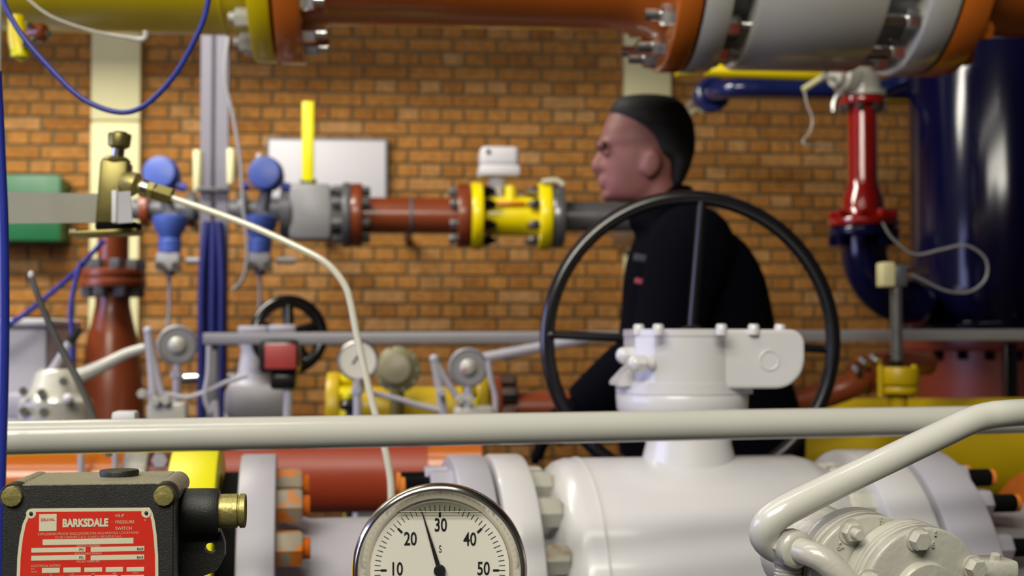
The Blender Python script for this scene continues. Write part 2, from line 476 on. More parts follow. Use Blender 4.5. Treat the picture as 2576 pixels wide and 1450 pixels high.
def pipe_run():
    z = at(1050, 543, RY).z
    xs = lambda px: at(px, 543, RY).x
    k = RY / FPX
    # brown spool
    t = thing('pipe_spool', 'short brown pipe spool between grey valve and yellow flow meter', 'pipe', (xs(1040), RY, z - 45 * k))
    MB().cyl((xs(908), RY, z), (xs(1160), RY, z), 45 * k, n=32).build('pipe', 'brown', t)
    MB().bcyl((xs(884), RY, z), (xs(912), RY, z), 80 * k, .006).build('flange', 'brown', t)
    MB().bcyl((xs(1149), RY, z), (xs(1182), RY, z), 81 * k, .006).build('flange', 'brown', t)
    bolts_ring(t, (xs(912), RY, z), (1, 0, 0), 64 * k, 8, .018, .03, 'galv', a0=.39)
    bolts_ring(t, (xs(1149), RY, z), (-1, 0, 0), 64 * k, 8, .018, .03, 'galv', a0=.39)
    MB().cyl((xs(1030), RY, z), (xs(1038), RY, z), 47 * k, n=32).build('weld_band', 'dkgrey', t)
    MB().cyl((xs(1034), RY + .05, z), (xs(1034), WY + .004, z), .02).build('wall_bracket', 'dkgrey', t)
    # yellow flow meter
    t = thing('flow_meter', 'yellow flanged flow meter with white transmitter head', 'meter', (xs(1300), RY, z - 85 * k))
    MB().lathe((xs(1205), RY, z), X, [(0, 40 * k), (.03, 48 * k), (xs(1240) - xs(1205), 50 * k), (xs(1330) - xs(1205), 50 * k), (xs(1355) - xs(1205), 46 * k), (xs(1375) - xs(1205), 40 * k)]).build('measuring_tube', 'yellow', t)
    MB().bcyl((xs(1184), RY, z), (xs(1213), RY, z), 86 * k, .008).build('flange', 'yellow', t)
    MB().bcyl((xs(1352), RY, z), (xs(1384), RY, z), 86 * k, .008).build('flange', 'yellow', t)
    bolts_ring(t, (xs(1213), RY, z), X, 67 * k, 8, .02, .035, 'gasket', a0=.39, both=.05)
    bolts_ring(t, (xs(1352), RY, z), -X, 67 * k, 8, .02, .035, 'steel', a0=.39, both=.05)
    MB().box((xs(1282), RY - 46 * k, z + 28 * k), (70 * k, .03, 10 * k), bev=.004).build('name_plate', 'orange', t)
    MB().cyl((xs(1283), RY - 20 * k, z + 30 * k), (xs(1283), RY - 20 * k, z + 75 * k), 14 * k).build('side_port', 'yellow', t)
    MB().lathe((xs(1252), RY, z + 40 * k), UP, [(0, 15 * k), (25 * k, 14 * k), (40 * k, 24 * k), (62 * k, 24 * k), (70 * k, 18 * k), (95 * k, 18 * k)]).build('neck', 'board', t)
    h = MB().box((xs(1254), RY, z + 148 * k), (98 * k, 90 * k, 50 * k), bev=.02, seg=3)
    h.box((xs(1254), RY, z + 112 * k), (104 * k, 96 * k, 28 * k), bev=.012)
    hd = h.build('transmitter_head', 'board', t)
    MB().cyl((xs(1225), RY - 48 * k, z + 158 * k), (xs(1225), RY - 40 * k, z + 158 * k), 6 * k).build('screw', 'black', hd)
    MB().tube([(xs(1358), RY - .07, z + 84 * k), (xs(1395), RY - .07, z + 87 * k), (xs(1412), RY - .07, z + 76 * k)], .011).build('earth_strap', 'plate_white', t)
    # galvanised pipe to the right, turning into the wall behind the person
    t = thing('galvanised_pipe', 'grey galvanised pipe running on from the yellow flow meter', 'pipe', (xs(1480), RY, z - 40 * k))
    MB().bcyl((xs(1386), RY, z), (xs(1416), RY, z), 81 * k, .006).build('flange', 'galv', t)
    MB().tube([(xs(1410), RY, z), (xs(1560), RY, z), (xs(1640), RY, z), (xs(1690), RY + .1, z), (xs(1700), RY + .3, z), (xs(1700), 6.85, z)], 39 * k, n=28, sub=6).build('pipe', 'galv', t)
    # grey valve with yellow lever
    t = thing('lever_valve', 'grey flanged valve with an upright yellow lever', 'valve', (xs(790), RY, z - 75 * k))
    MB().box((xs(783), RY, z + 4 * k), (104 * k, 110 * k, 140 * k), bev=.02).build('body', 'midgrey', t)
    MB().lathe((xs(833), RY, z), X, [(0, 62 * k), (.02, 50 * k), (xs(868) - xs(833), 44 * k)]).build('neck', 'midgrey', t)
    MB().bcyl((xs(862), RY, z), (xs(883), RY, z), 82 * k, .006).build('flange', 'dkgrey', t)
    bolts_ring(t, (xs(862), RY, z), -X, 66 * k, 8, .02, .04, 'dkgrey', a0=.39)
    MB().box((xs(775), RY - .03, z + 182 * k), (30 * k, .02, 200 * k), bev=.006).build('lever', 'marker', t)
    MB().cyl((xs(775), RY, z + 70 * k), (xs(775), RY, z + 90 * k), 20 * k).build('stem', 'dkgrey', t)
    MB().cyl((xs(733), RY, z), (xs(707), RY, z), 62 * k).build('end_flange', 'dkgrey', t)
    MB().cyl((xs(783), RY + .05, z), (xs(783), WY + .004, z), .02).build('wall_bracket', 'dkgrey', t)
    # manifold pipe going left
    t = thing('manifold_pipe', 'grey brown manifold pipe behind the blue transmitters', 'pipe', (xs(520), RY, z - 32 * k))
    MB().cyl((xs(330), RY + .03, z + 12 * k), (xs(705), RY + .03, z + 12 * k), 26 * k).build('pipe', 'dkgrey', t)
    MB().cyl((xs(420), RY + .05, z + 12 * k), (xs(420), WY + .004, z + 12 * k), .02).build('wall_bracket', 'dkgrey', t)
    MB().bcyl((xs(352), RY + .03, z + 12 * k), (xs(374), RY + .03, z + 12 * k), 46 * k, .005).build('flange', 'brown', t)
    MB().bcyl((xs(470), RY + .03, z + 12 * k), (xs(492), RY + .03, z + 12 * k), 44 * k, .005).build('flange', 'dkgrey', t)
    MB().bcyl((xs(600), RY + .03, z + 12 * k), (xs(622), RY + .03, z + 12 * k), 44 * k, .005).build('flange', 'dkgrey', t)
pipe_run()

def transmitter(hx, bx, label):
    Y = 5.25; k = Y / FPX
    h = at(hx, 437, Y); b = at(bx, 575, Y)
    t = thing('pressure_transmitter', label, 'transmitter', (b.x, Y, at(bx, 690, Y).z), 'blue transmitters')
    ax = V((-.12, -1, .05)).normalized()
    MB().lathe(h + ax * -.1, ax, [(0, 20 * k), (.01, 36 * k), (.07, 38 * k), (.075, 43 * k), (.11, 43 * k), (.118, 40 * k)], 36).build('housing', 'txblue', t)
    MB().bcyl(h + ax * .02, h + ax * .034, 40 * k, .004).build('display_cap', 'txblue', t)
    if hx > 600: MB().sphere(h + ax * .02 + V((-13 * k, 0, 41 * k)), .012).build('indicator_cap', 'board', t)
    for sx in (-1, 1):
        c = h + V((sx * 40 * k, 0, -30 * k))
        MB().cyl(c, c + V((sx * 22 * k, 0, -6 * k)), 11 * k, n=12).build('cable_gland', 'cableblue', t)
    MB().cyl(h + V((0, .04, -40 * k)), V((b.x, Y + .04, b.z + 30 * k)), 16 * k, n=16).build('neck', 'dkgrey', t)
    MB().lathe(V((b.x, Y, b.z + 32 * k)), -UP, [(0, 38 * k), (4 * k, 43 * k), (26 * k, 42 * k), (46 * k, 30 * k), (58 * k, 26 * k), (62 * k, 29 * k), (92 * k, 27 * k), (96 * k, 20 * k)], 28).build('sensor_body', 'txblue', t)
    m = MB().box((b.x - 2 * k, Y, b.z - 84 * k), (56 * k, 50 * k, 44 * k), bev=.006)
    m.build('manifold_block', 'midgrey', t)
    for sx in (-18, 22):
        MB().cyl((b.x + sx * k, Y - .04, b.z - 94 * k), (b.x + sx * k, Y - .08, b.z - 96 * k), 11 * k, n=12).build('manifold_knob', 'steel', t)
    MB().box((b.x, (Y + RY) / 2, b.z + 32 * k), (.05, RY - Y, .03)).build('mounting_arm', 'dkgrey', t)
    MB().cyl((b.x + 40 * k, Y, b.z - 80 * k), (b.x + 86 * k, Y, b.z - 80 * k), 9 * k, n=12).build('side_valve', 'midgrey', t)
    MB().cyl((b.x, Y, b.z - 106 * k), (b.x, Y, b.z - 118 * k), 14 * k, n=12).build('drain_nut', 'dkgrey', t)
    MB().tube([(b.x, Y, b.z - 118 * k), (b.x, Y, b.z - 180 * k), (b.x - 4 * k, Y, b.z - 250 * k)], 4.5 * k, n=8).build('drain_tube', 'midgrey', t)
transmitter(405, 428, 'blue round-headed transmitter beside the cream pilaster')
transmitter(668, 655, 'blue round-headed transmitter beside the white board')

def strut_post():
    Y = 4.95; k = Y / FPX
    tp = at(541, 72, Y); x = tp.x
    t = thing('strut_post', 'tall grey steel channel post under the yellow overhead pipe', 'post', (x, Y, 0))
    out = [(-34, 0), (-34, 30), (34, 30), (34, 0), (8, 0), (8, 6), (4, 6), (4, 18), (-4, 18), (-4, 6), (-8, 6), (-8, 0)]
    MB().prism([(a * k, b * k) for a, b in out], (x, Y, 0), X, Yv, UP * 2.75).build('channel', 'strut', t, smooth=False)
    for px, y0, y1 in ((497, 378, 482), (582, 374, 464)):
        a, b = at(px, y0, Y), at(px, y1, Y)
        MB().bcyl(b, a, 11 * k, .004, 16).build('clamp_bar', 'cream', t)
    MB().box((x, Y - .012, at(541, 478, Y).z), (84 * k, .02, 10 * k), bev=.003).build('clamp_plate', 'dkgrey', t)
    for i, (dx, lab) in enumerate(((-24, 'blue cable strapped on the pilaster side of grey post'), (2, 'blue cable strapped to the middle of the grey post'), (24, 'blue cable strapped on the handwheel side of grey post'))):
        z0 = at(541, 560, Y).z
        c = MB().tube([(x + dx * k * .6, Y - .012, z0), (x + dx * k, Y - .022, z0 - .2), (x + dx * k, Y - .022, z0 - .6), (x + dx * k, Y - .022, .02)], 11 * k, n=10).build('blue_cable', 'postblue', None)
        tag(c, lab, 'cable', 'blue cables on the post')
    c = MB().tube([at(578, 70, Y - .05), at(566, 190, Y - .06), at(588, 300, Y - .06), at(604, 400, Y - .06), at(612, 520, Y - .06), at(622, 630, Y - .06), at(612, 700, Y - .06), at(585, 730, Y - .05)], 4.5 * k, n=8).build('signal_cable', 'midgrey', None)
    tag(c, 'thin grey cable hanging down the grey post', 'cable')
strut_post()

# ------------------------------------------------------------------ brown reducer column (left)
def reducer_column():
    Y = 4.5; k = Y / FPX; c = at(283, 800, Y); x = c.x
    zz = lambda py: at(283, py, Y).z
    t = thing('reducer_column', 'red brown bottle shaped pipe reducer standing upright', 'pipe', (x, Y, 0))
    MB().lathe((x, Y, 0), UP, [(0, 86 * k), (zz(1200), 84 * k), (zz(1000), 78 * k), (zz(940), 72 * k), (zz(900), 64 * k), (zz(850), 60 * k), (zz(810), 50 * k), (zz(770), 42 * k), (zz(724), 40 * k)], 40).build('reducer', 'brown', t)
    MB().bcyl((x, Y, zz(724)), (x, Y, zz(702)), 80 * k, .005).build('flange', 'brown', t)
    MB().bcyl((x, Y, zz(700)), (x, Y, zz(678)), 78 * k, .005).build('flange', 'brown', t)
    MB().cyl((x, Y, zz(680)), (x, Y, zz(560)), 38 * k).build('pipe', 'brown', t)
    bolts_ring(t, (x, Y, zz(678)), UP, 62 * k, 8, .022, .03, 'dkgrey', a0=.3)
    bolts_ring(t, (x, Y, zz(724)), -UP, 62 * k, 8, .022, .03, 'dkgrey', a0=.3)
reducer_column()

# ------------------------------------------------------------------ cluster behind the rail, left
def cabinet():
    Y = 4.15; a = at(-160, 812, Y); b = at(118, 812, Y)
    t = thing('control_cabinet', 'pale grey metal cabinet at the picture edge beside the blue cable', 'cabinet', ((a.x + b.x) / 2, Y + .2, 0))
    MB().box(((a.x + b.x) / 2, Y + .2, (a.z - .01) / 2), (b.x - a.x, .4, a.z - .01), bev=.008).build('carcass', 'lilac', t)
    MB().box(((a.x + b.x) / 2, Y + .19, a.z), (b.x - a.x + .02, .44, .022), bev=.006).build('cabinet_top', 'board', t)
cabinet()

def grey_lever_valve():
    Y = 3.6; k = Y / FPX
    P = lambda px, py, d=0: at(px, py, Y + d)
    t = thing('block_valve', 'pale grey block valve with lever in front of the cabinet', 'valve', (P(140, 1040).x, Y, 0))
    MB().lathe(V((P(140, 1000).x, Y, 0)), UP, [(0, 90 * k), (P(0, 1080).z, 90 * k), (P(0, 1010).z, 88 * k), (P(0, 985).z, 60 * k), (P(0, 940).z, 48 * k), (P(0, 930).z, 36 * k)], 32).build('body', 'castgrey', t)
    MB().box(P(70, 1020), (90 * k, 80 * k, 60 * k), bev=.01).build('side_block', 'lilac', t)
    for px, py in ((60, 985), (105, 990), (160, 960), (60, 1035), (110, 1036), (172, 1004)):
        MB().hexa(P(px, py, -.06), P(px, py, -.10), 12 * k, .003).build('bolt', 'steel', t)
    MB().tube([P(88, 985), P(130, 935), P(160, 888), P(176, 860)], [11 * k, 11 * k, 10 * k, 9 * k], n=12).build('lever', 'lilac', t)
    MB().cyl(P(176, 862), P(203, 826), 12 * k, 9 * k, n=14).build('grip', 'black', t)
    MB().tube([P(192, 948), P(225, 936), P(270, 915), P(320, 890), P(366, 876)], [20 * k, 18 * k, 15 * k, 13 * k, 12 * k], n=16).build('branch_pipe', 'castgrey', t)
    MB().sphere(P(171, 1004, -.12), 12 * k).build('cap_nut', 'board', t)
grey_lever_valve()

def small_cables():
    Y = 4.0; k = Y / FPX
    c = MB().tube([at(262, 605, Y), at(230, 640, Y), at(185, 690, Y), at(120, 745, Y), at(50, 800, Y), at(-40, 850, Y)], 6.5 * k, n=8).build('blue_cable', 'cableblue', None)
    tag(c, 'blue cable sloping down from brown reducer to cabinet', 'cable')
    c = MB().tube([at(205, 660, Y - .05), at(190, 710, Y - .05), at(178, 780, Y - .05), at(182, 850, Y - .05), at(180, 950, Y - .05), at(185, 1060, Y - .05)], 6.5 * k, n=8).build('blue_cable', 'cableblue', None)
    tag(c, 'blue cable hanging straight down beside the brown reducer', 'cable')
small_cables()

def round_gauge(px, py, rpx, Y, label, style):
    k = Y / FPX; c = at(px, py, Y); r = rpx * k
    ax = -(V((c.x, c.y, 0)) - V((0, 0, 0))).normalized()
    t = thing('pressure_gauge', label, 'gauge', (c.x, c.y, at(px, 1050, Y).z), 'small gauges behind the rail')
    bez = 'chrome' if style == 'chrome' else 'midgrey'
    MB().lathe(c - ax * .04, ax, [(0, r * .7), (.005, r * .94), (.03, r * .96), (.034, r), (.046, r), (.052, r * .9), (.046, r * .84), (.044, r * .8)], 40).build('case', bez, t)
    d = MB().cyl(c + ax * .001, c + ax * .0065, r * .83, n=40).build('dial', 'dial' if style == 'chrome' else 'midgrey', t)
    a, u, w_ = frame_of(ax)
    if style != 'chrome':
        MB().lathe(c + ax * .006, ax, [(0, r * .45), (.01, r * .42), (.016, r * .3), (.02, r * .14)], 24).build('hub', 'castgrey', t)
        MB().sphere(c + ax * .02 - RGT * r * .18 - UP * r * .1, r * .12).build('red_pointer', 'plate_red', t)
    else:
        MB().box(c + ax * .009 + UP * r * .2, (.004, .002, r * .9), rot=Matrix.Rotation(R(35), 3, 'Y')).build('pointer', 'ink', t)
    MB().cyl(c - UP * r * .9, (c.x, c.y, 0), r * .2, n=14).build('stem', 'lilac', t)
    MB().hexa(c - UP * r * 1.3, c - UP * r * 1.6, r * .32).build('union_nut', 'lilac', t)
    return t
round_gauge(446, 869, 50, 3.45, 'grey backed gauge in front of wall beside the grey post', 'grey')
round_gauge(1178, 925, 50, 3.45, 'grey backed gauge beside diagonal bar near big handwheel', 'grey')
round_gauge(900, 907, 52, 3.2, 'chrome rimmed gauge crossed by the thin bent tube', 'chrome')

def lever_frame(p, label, Y=3.3):
    k = Y / FPX
    P = lambda q: at(q[0], q[1], Y)
    b = P(p['base'])
    t = thing('isolating_valve', label, 'valve', (b.x, Y, b.z))
    MB().tube([P(q) for q in p['a']], 11 * k, n=12).build('arm', 'lilac', t)
    MB().tube([P(q) for q in p['b']], 9 * k, n=12).build('arm', 'lilac', t)
    MB().sphere(P(p['a'][0]), 12.5 * k).build('end_cap', 'lilac', t)
    MB().cyl((b.x, Y, 0), b, .016).build('standpipe', 'lilac', t)
    x0, y0, x1, y1 = p['block']
    MB().box((P((x0, y0)) + P((x1, y1))) / 2, (abs(x1 - x0) * k, .05, abs(y1 - y0) * k), bev=.008).build('valve_body', 'castgrey', t)
    for q in p['nuts']:
        MB().hexa(P(q) - Yv * .02, P(q) - Yv * .055, 12 * k, .003).build('nut', 'castgrey', t)
lever_frame(dict(base=(400, 1060), a=[(373, 834), (380, 900), (384, 960), (386, 1050)], b=[(376, 850), (392, 930), (410, 1005)], block=(375, 1012, 470, 1100), nuts=[(366, 990), (400, 1008), (425, 1006)]),
            'pale grey valve with V-shaped handle beside the brown reducer')
lever_frame(dict(base=(1130, 1060), a=[(1093, 904), (1103, 960), (1110, 1000), (1118, 1070)], b=[(1100, 916), (1125, 960), (1150, 1000), (1166, 1020)], block=(1140, 1022, 1240, 1110), nuts=[(1110, 985), (1155, 1004), (1180, 1004)]),
            'pale grey valve with V-shaped handle in front of yellow pipe')

def impulse_tubes():
    Y = 3.3; k = Y / FPX
    c = MB().tube([at(410, 990, Y), at(470, 1000, Y), at(520, 985, Y), at(570, 962, Y), at(622, 945, Y)], 6 * k, n=8).build('impulse_tube', 'lilac', None)
    tag(c, 'thin grey impulse tube curving up towards small red plate', 'tube', 'impulse tubes')
    c = MB().tube([at(526, 870, Y), at(524, 940, Y), at(516, 1000, Y), at(530, 1040, Y), at(545, 1062, Y), V((at(548, 1062, Y).x, Y, .4)), V((at(548, 1062, Y).x, Y, 0))], 7 * k, n=8).build('impulse_tube', 'lilac', None)
    tag(c, 'thin grey impulse tube hanging in front of the grey post', 'tube', 'impulse tubes')
    c = MB().tube([at(935, 990, Y), at(1000, 1004, Y), at(1060, 1022, Y), at(1110, 1034, Y)], 7 * k, n=8).build('impulse_tube', 'lilac', None)
    tag(c, 'thin grey impulse tube crossing the yellow pipe', 'tube', 'impulse tubes')
    c = MB().tube([at(1228, 908, Y), at(1236, 960, Y), at(1246, 1000, Y), at(1246, 1060, Y)], 7 * k, n=8).build('impulse_tube', 'lilac', None)
    tag(c, 'thin grey impulse tube standing at yellow pipe end', 'tube', 'impulse tubes')
    Y = 5.25; k = Y / FPX
    a, b = at(438, 955, Y), at(640, 947, Y)
    t = thing('bypass_pipe', 'short shiny steel pipe passing behind the grey post', 'pipe', ((a.x + b.x) / 2, Y, a.z))
    MB().bcyl(a, b, 15 * k, .006, 24).build('pipe', 'chrome', t)
    for q in (.2, .9):
        p = a + (b - a) * q
        MB().cyl(p, (p.x, WY + .004, p.z), .012, n=12).build('wall_bracket', 'dkgrey', t)
impulse_tubes()

def handwheel(c, axis, Rr, rr, n_sp, mat, t, hub, a0=0.0, flat=1.0):
    a, u, w_ = frame_of(axis)
    MB().torus(c, axis, Rr, rr, 80, 16).build('rim', mat, t)
    for k in range(n_sp):
        an = a0 + 2 * PI * k / n_sp
        d = u * math.cos(an) + w_ * math.sin(an)
        MB().cyl(V(c) + d * hub * .6, V(c) + d * (Rr - rr * .4), rr * .9, rr * .75, n=14).build('spoke', mat, t)
    MB().lathe(V(c) - a * rr * 1.4, a, [(0, hub * .8), (rr * .4, hub), (rr * 2.4, hub), (rr * 2.8, hub * .8)], 28).build('hub', mat, t)

def rear_valve():
    Y = 4.05; k = Y / FPX
    c = at(727, 842, Y)
    t = thing('gate_valve', 'grey gate valve with small black handwheel', 'valve', (c.x, Y, 0))
    ax = V((.35, -1, .1)).normalized()
    handwheel(c, ax, 84 * k, 16 * k, 5, 'black', t, 26 * k, a0=R(90))
    P = lambda px, py, d=0: at(px, py, Y + d)
    MB().box(P(640, 831, -.05), (72 * k, .1, 20 * k), bev=.006).build('yoke_plate', 'lilac', t)
    MB().box(P(713, 828, -.05), (66 * k, .1, 20 * k), bev=.006).build('yoke_plate', 'lilac', t)
    MB().lathe(V((P(640, 900).x, Y, 0)), UP, [(0, 72 * k), (P(0, 1000).z, 72 * k), (P(0, 965).z, 58 * k), (P(0, 940).z, 40 * k), (P(0, 880).z, 32 * k), (P(0, 862).z, 40 * k), (P(0, 850).z, 40 * k)], 36).build('bonnet', 'lilac', t)
    MB().box(P(650, 1010, -.06), (150 * k, .16, 80 * k), bev=.02).build('body', 'midgrey', t)
    MB().cyl(P(690, 850), c, 10 * k, n=14).build('stem', 'steel', t)
    # small pressure switch
    Y2 = 3.5; k = Y2 / FPX
    P = lambda px, py, d=0: at(px, py, Y2 + d)
    t = thing('pressure_switch', 'small black switch with faded red plate before the black wheel', 'switch', (P(705, 1060).x, Y2, P(705, 1060).z))
    MB().box(P(705, 898), (98 * k, .09, 86 * k), bev=.014).build('housing', 'black', t)
    MB().box(P(706, 898, -.05), (76 * k, .012, 60 * k), bev=.003).build('name_plate', 'softred', t)
    MB().box(P(715, 957, .01), (66 * k, .07, 46 * k), bev=.01).build('lower_housing', 'black', t)
    MB().tube([P(725, 975), P(722, 1100), V((P(722, 1100).x, Y2, 0))], 11 * k, n=14, sub=1).build('stem', 'lilac', t)
rear_valve()

def back_bar():
    Y = 3.8; k = Y / FPX
    a, b = at(512, 853, Y), at(2760, 842, Y)
    t = thing('cable_rail', 'long grey horizontal bar behind the walking person', 'rail', ((a.x + b.x) / 2, Y, a.z))
    MB().box((a + b) / 2, ((b - a).length, .034, 29 * k), rot=Matrix.Rotation(-math.atan2(b.z - a.z, b.x - a.x), 3, 'Y'), bev=.004).build('bar', 'midgrey', t)
    for p in (a + X * .02, V((at(1760, 848, Y).x, Y, a.z))):
        MB().box((p.x, Y + .034, p.z / 2), (.03, .03, p.z - .01), bev=.003).build('support_leg', 'dkgrey', t)
    c = MB().tube([at(1195, 905, 3.7), at(1480, 852, 3.7)], 13 * k, n=14).build('diagonal_brace', 'lilac', None)
    tag(c, 'thin grey bar rising slantwise to the big handwheel', 'bar')
back_bar()

def yellow_back_pipe():
    Y = 3.65; k = Y / FPX
    a, b = at(832, 1030, Y), at(1245, 1030, Y); z = a.z
    t = thing('yellow_pipe', 'yellow pipe behind rail between chrome gauge and V-shaped handle', 'pipe', ((a.x + b.x) / 2, Y, z - 55 * k))
    MB().cyl(a, V((b.x, Y, z)), 55 * k, n=32).build('pipe', 'yellow_dk', t)
    MB().bcyl(a - X * .01, a + X * .025, 92 * k, .006).build('flange', 'yellow_dk', t)
    MB().bcyl(V((b.x - .05, Y, z)), V((b.x - .02, Y, z)), 84 * k, .006).build('flange', 'yellow_dk', t)
    bolts_ring(t, a + X * .025, X, 74 * k, 8, .02, .04, 'yellow', a0=.2)
    bolts_ring(t, V((b.x - .05, Y, z)), -X, 68 * k, 8, .02, .04, 'yellow', a0=.2)
    c = V((b.x - .02, Y, z))
    t2 = thing('brown_pipe', 'dark brown pipe continuing from yellow pipe behind the handwheel', 'pipe', (c.x + .2, Y, z - 50 * k))
    MB().bcyl(c + X * .004, c + X * .035, 84 * k, .006).build('flange', 'brown', t2)
    MB().cyl(c + X * .03, c + X * .62, 42 * k, n=32).build('pipe', 'brown', t2)
    bolts_ring(t2, c + X * .035, X, 68 * k, 8, .02, .04, 'steel', a0=.2)
    # olive diaphragm actuator
    Y = 3.5; k = Y / FPX; c = at(1000, 930, Y); ax = V((-.15, -1, .1)).normalized()
    t3 = thing('diaphragm_actuator', 'olive grey round diaphragm housing beside the chrome gauge', 'actuator', (c.x, Y, at(1000, 990, Y).z))
    MB().lathe(c - ax * .05, ax, [(0, 20 * k), (.01, 46 * k), (.035, 54 * k), (.04, 58 * k), (.05, 58 * k), (.055, 52 * k), (.08, 36 * k), (.085, 12 * k)], 40).build('housing', 'olivecast', t3)
    bolts_ring(t3, c + ax * 0.0, ax, 52 * k, 10, .006, .008, 'olivecast')
    MB().cyl(c - UP * 50 * k, V((c.x, c.y, 0)), 18 * k).build('stem', 'olivesteel', t3)
    Y = 3.25; k = Y / FPX
    zk = at(883, 1075, Y).z
    o = MB().lathe(at(883, 1075, Y), UP, [(-zk, 14 * k), (40 * k, 14 * k), (44 * k, 26 * k), (56 * k, 28 * k), (66 * k, 22 * k), (70 * k, 8 * k)], 24).build('knob_valve', 'black', None)
    tag(o, 'black round knob peeping over rail below chrome gauge', 'knob')
    zk = at(876, 1060, Y + .2).z
    o = MB().lathe(at(876, 1060, Y + .2), UP, [(-zk, 10 * k), (60 * k, 10 * k), (62 * k, 15 * k), (74 * k, 14 * k), (78 * k, 6 * k)], 20).build('knob_valve', 'marker', None)
    tag(o, 'little yellow knob under the chrome gauge', 'knob')
    o = MB().box(at(316, 1052, 1.62), (mp(58, 1.62), .03, mp(34, 1.62)), bev=.004).build('white_clip', 'board', None)
    tag(o, 'bright white block just behind the rail near the brown reducer', 'block')
yellow_back_pipe()

# ------------------------------------------------------------------ right: vessel, red spool, navy elbow
TY = 5.3
def vessel():
    k = TY / FPX; rr = 225 * k
    lx = at(2302, 500, TY).x; x = lx + rr
    zz = lambda py: at(2440, py, TY - rr * .9).z
    t = thing('navy_vessel', 'tall glossy navy blue cylinder vessel', 'vessel', (x, TY, zz(832)))
    zt = 3.2
    MB().lathe((x, TY, zz(815)), UP, [(0, rr), (zt - zz(815), rr), (zt - zz(815) + .12, rr * .8), (zt - zz(815) + .17, rr * .3)], 72).build('shell', 'navy', t)
    MB().bcyl((x, TY, zz(832)), (x, TY, zz(808)), rr * 1.1, .006, 72).build('base_flange', 'navy', t)
    for k2 in range(24):
        an = 2 * PI * k2 / 24
        p = V((x + rr * 1.05 * math.cos(an), TY + rr * 1.05 * math.sin(an), zz(808)))
        MB().hexa(p, p + UP * .025, .016, .004).build('bolt', 'navy', t)
    t2 = thing('vessel_base', 'dark red flanged base under the navy vessel', 'vessel base', (x, TY, 0))
    MB().bcyl((x, TY, zz(884)), (x, TY, zz(834)), rr * 1.13, .006, 72).build('top_flange', 'basered', t2)
    MB().cyl((x, TY, 0), (x, TY, zz(884)), rr * 1.1, n=72).build('base_shell', 'basered', t2)
    for k2 in range(24):
        an = 2 * PI * k2 / 24
        p = V((x + rr * 1.115 * math.cos(an), TY + rr * 1.115 * math.sin(an), zz(884)))
        MB().hexa(p, p - UP * .03, .02, .004).build('bolt', 'gasket', t2)
    p = at(2540, 862, TY - rr * 1.2)
    o = MB().box((p.x, p.y, p.z / 2), (.045, .03, p.z), bev=.004).build('dark_strut', 'black', None)
    tag(o, 'black upright strut in front of the dark red base', 'strut')
    return x, rr
VX, VR = vessel()

def red_spool():
    Y = 4.75; k = Y / FPX
    c = at(2170, 400, Y); x = c.x
    zz = lambda py: at(2170, py, Y).z
    t = thing('red_spool', 'glossy red flanged pipe spool widening to its foot', 'pipe', (x, Y, zz(572)))
    MB().lathe((x, Y, zz(552)), UP, [(0, 66 * k), (10 * k, 58 * k), (30 * k, 55 * k), (55 * k, 52 * k), (80 * k, 43 * k), (105 * k, 38 * k), (zz(262) - zz(552), 38 * k)], 44).build('pipe', 'red', t)
    MB().bcyl((x, Y, zz(571)), (x, Y, zz(550)), 90 * k, .008).build('flange', 'red', t)
    MB().bcyl((x, Y, zz(266)), (x, Y, zz(246)), 60 * k, .006).build('flange', 'red', t)
    bolts_ring(t, (x, Y, zz(550)), UP, 74 * k, 8, .02, .025, 'red', a0=.39)
    bolts_ring(t, (x, Y, zz(266)), -UP, 50 * k, 8, .014, .022, 'steel', a0=.39)
    t = thing('navy_elbow', 'navy blue pipe elbow leading from red spool to vessel', 'pipe', (x, Y, zz(770)))
    MB().bcyl((x, Y, zz(598)), (x, Y, zz(573)), 90 * k, .008).build('flange', 'navy', t)
    bolts_ring(t, (x, Y, zz(598)), -UP, 74 * k, 8, .02, .03, 'navy', a0=.39)
    pts = [V((x, Y, zz(590)))]
    bx, bz, br = 140 * k, zz(625), 140 * k
    for i in range(8):
        an = PI - (PI / 2) * i / 7
        pts.append(V((x + bx + br * math.cos(an) , Y + (br + br * math.cos(an)) * .25, bz - br * math.sin(an))))
    pts.append(V((VX - VR * .985, TY, bz - br)))
    MB().tube(pts, 58 * k, n=32, sub=4).build('elbow', 'navy', t)
    # grey connector above
    t = thing('reducer_fitting', 'grey cast reducer fitting above red spool', 'fitting', (x, Y, zz(244)))
    MB().lathe((x, Y, zz(244)), UP, [(0, 60 * k), (14 * k, 60 * k), (17 * k, 48 * k), (40 * k, 46 * k), (62 * k, 60 * k), (90 * k, 72 * k), (300 * k, 72 * k)], 40).build('body', 'castgrey', t)
    MB().lathe((x - 40 * k, Y - .04, zz(206)), V((-1, -.4, .1)), [(0, 40 * k), (.04, 38 * k), (.05, 30 * k), (.07, 28 * k)], 28).build('side_cap', 'castgrey', t)
    MB().tube([at(2064, 198, Y - .15), at(2020, 226, Y - .15)], 8 * k, n=10).build('lever', 'cream', t)
    MB().tube([at(2064, 198, Y - .15), at(2100, 195, Y - .05), at(2130, 200, Y)], 7 * k, n=10).build('lever_arm', 'castgrey', t)
    MB().tube([at(2108, 238, Y - .1), at(2098, 262, Y - .1), at(2096, 282, Y - .1)], 9 * k, n=12).build('drain_spout', 'steel', t)
    c = MB().tube([at(2024, 228, Y - .15), at(2030, 260, Y - .15), at(2044, 300, Y - .15), at(2036, 335, Y - .15), at(2020, 355, Y - .15), at(2035, 368, Y - .15), at(2070, 366, Y - .12), at(2115, 380, Y - .1)], 2.4 * k, n=8).build('thin_wire', 'castgrey', None)
    tag(c, 'thin pale wire hanging beside the red spool', 'wire')
red_spool()

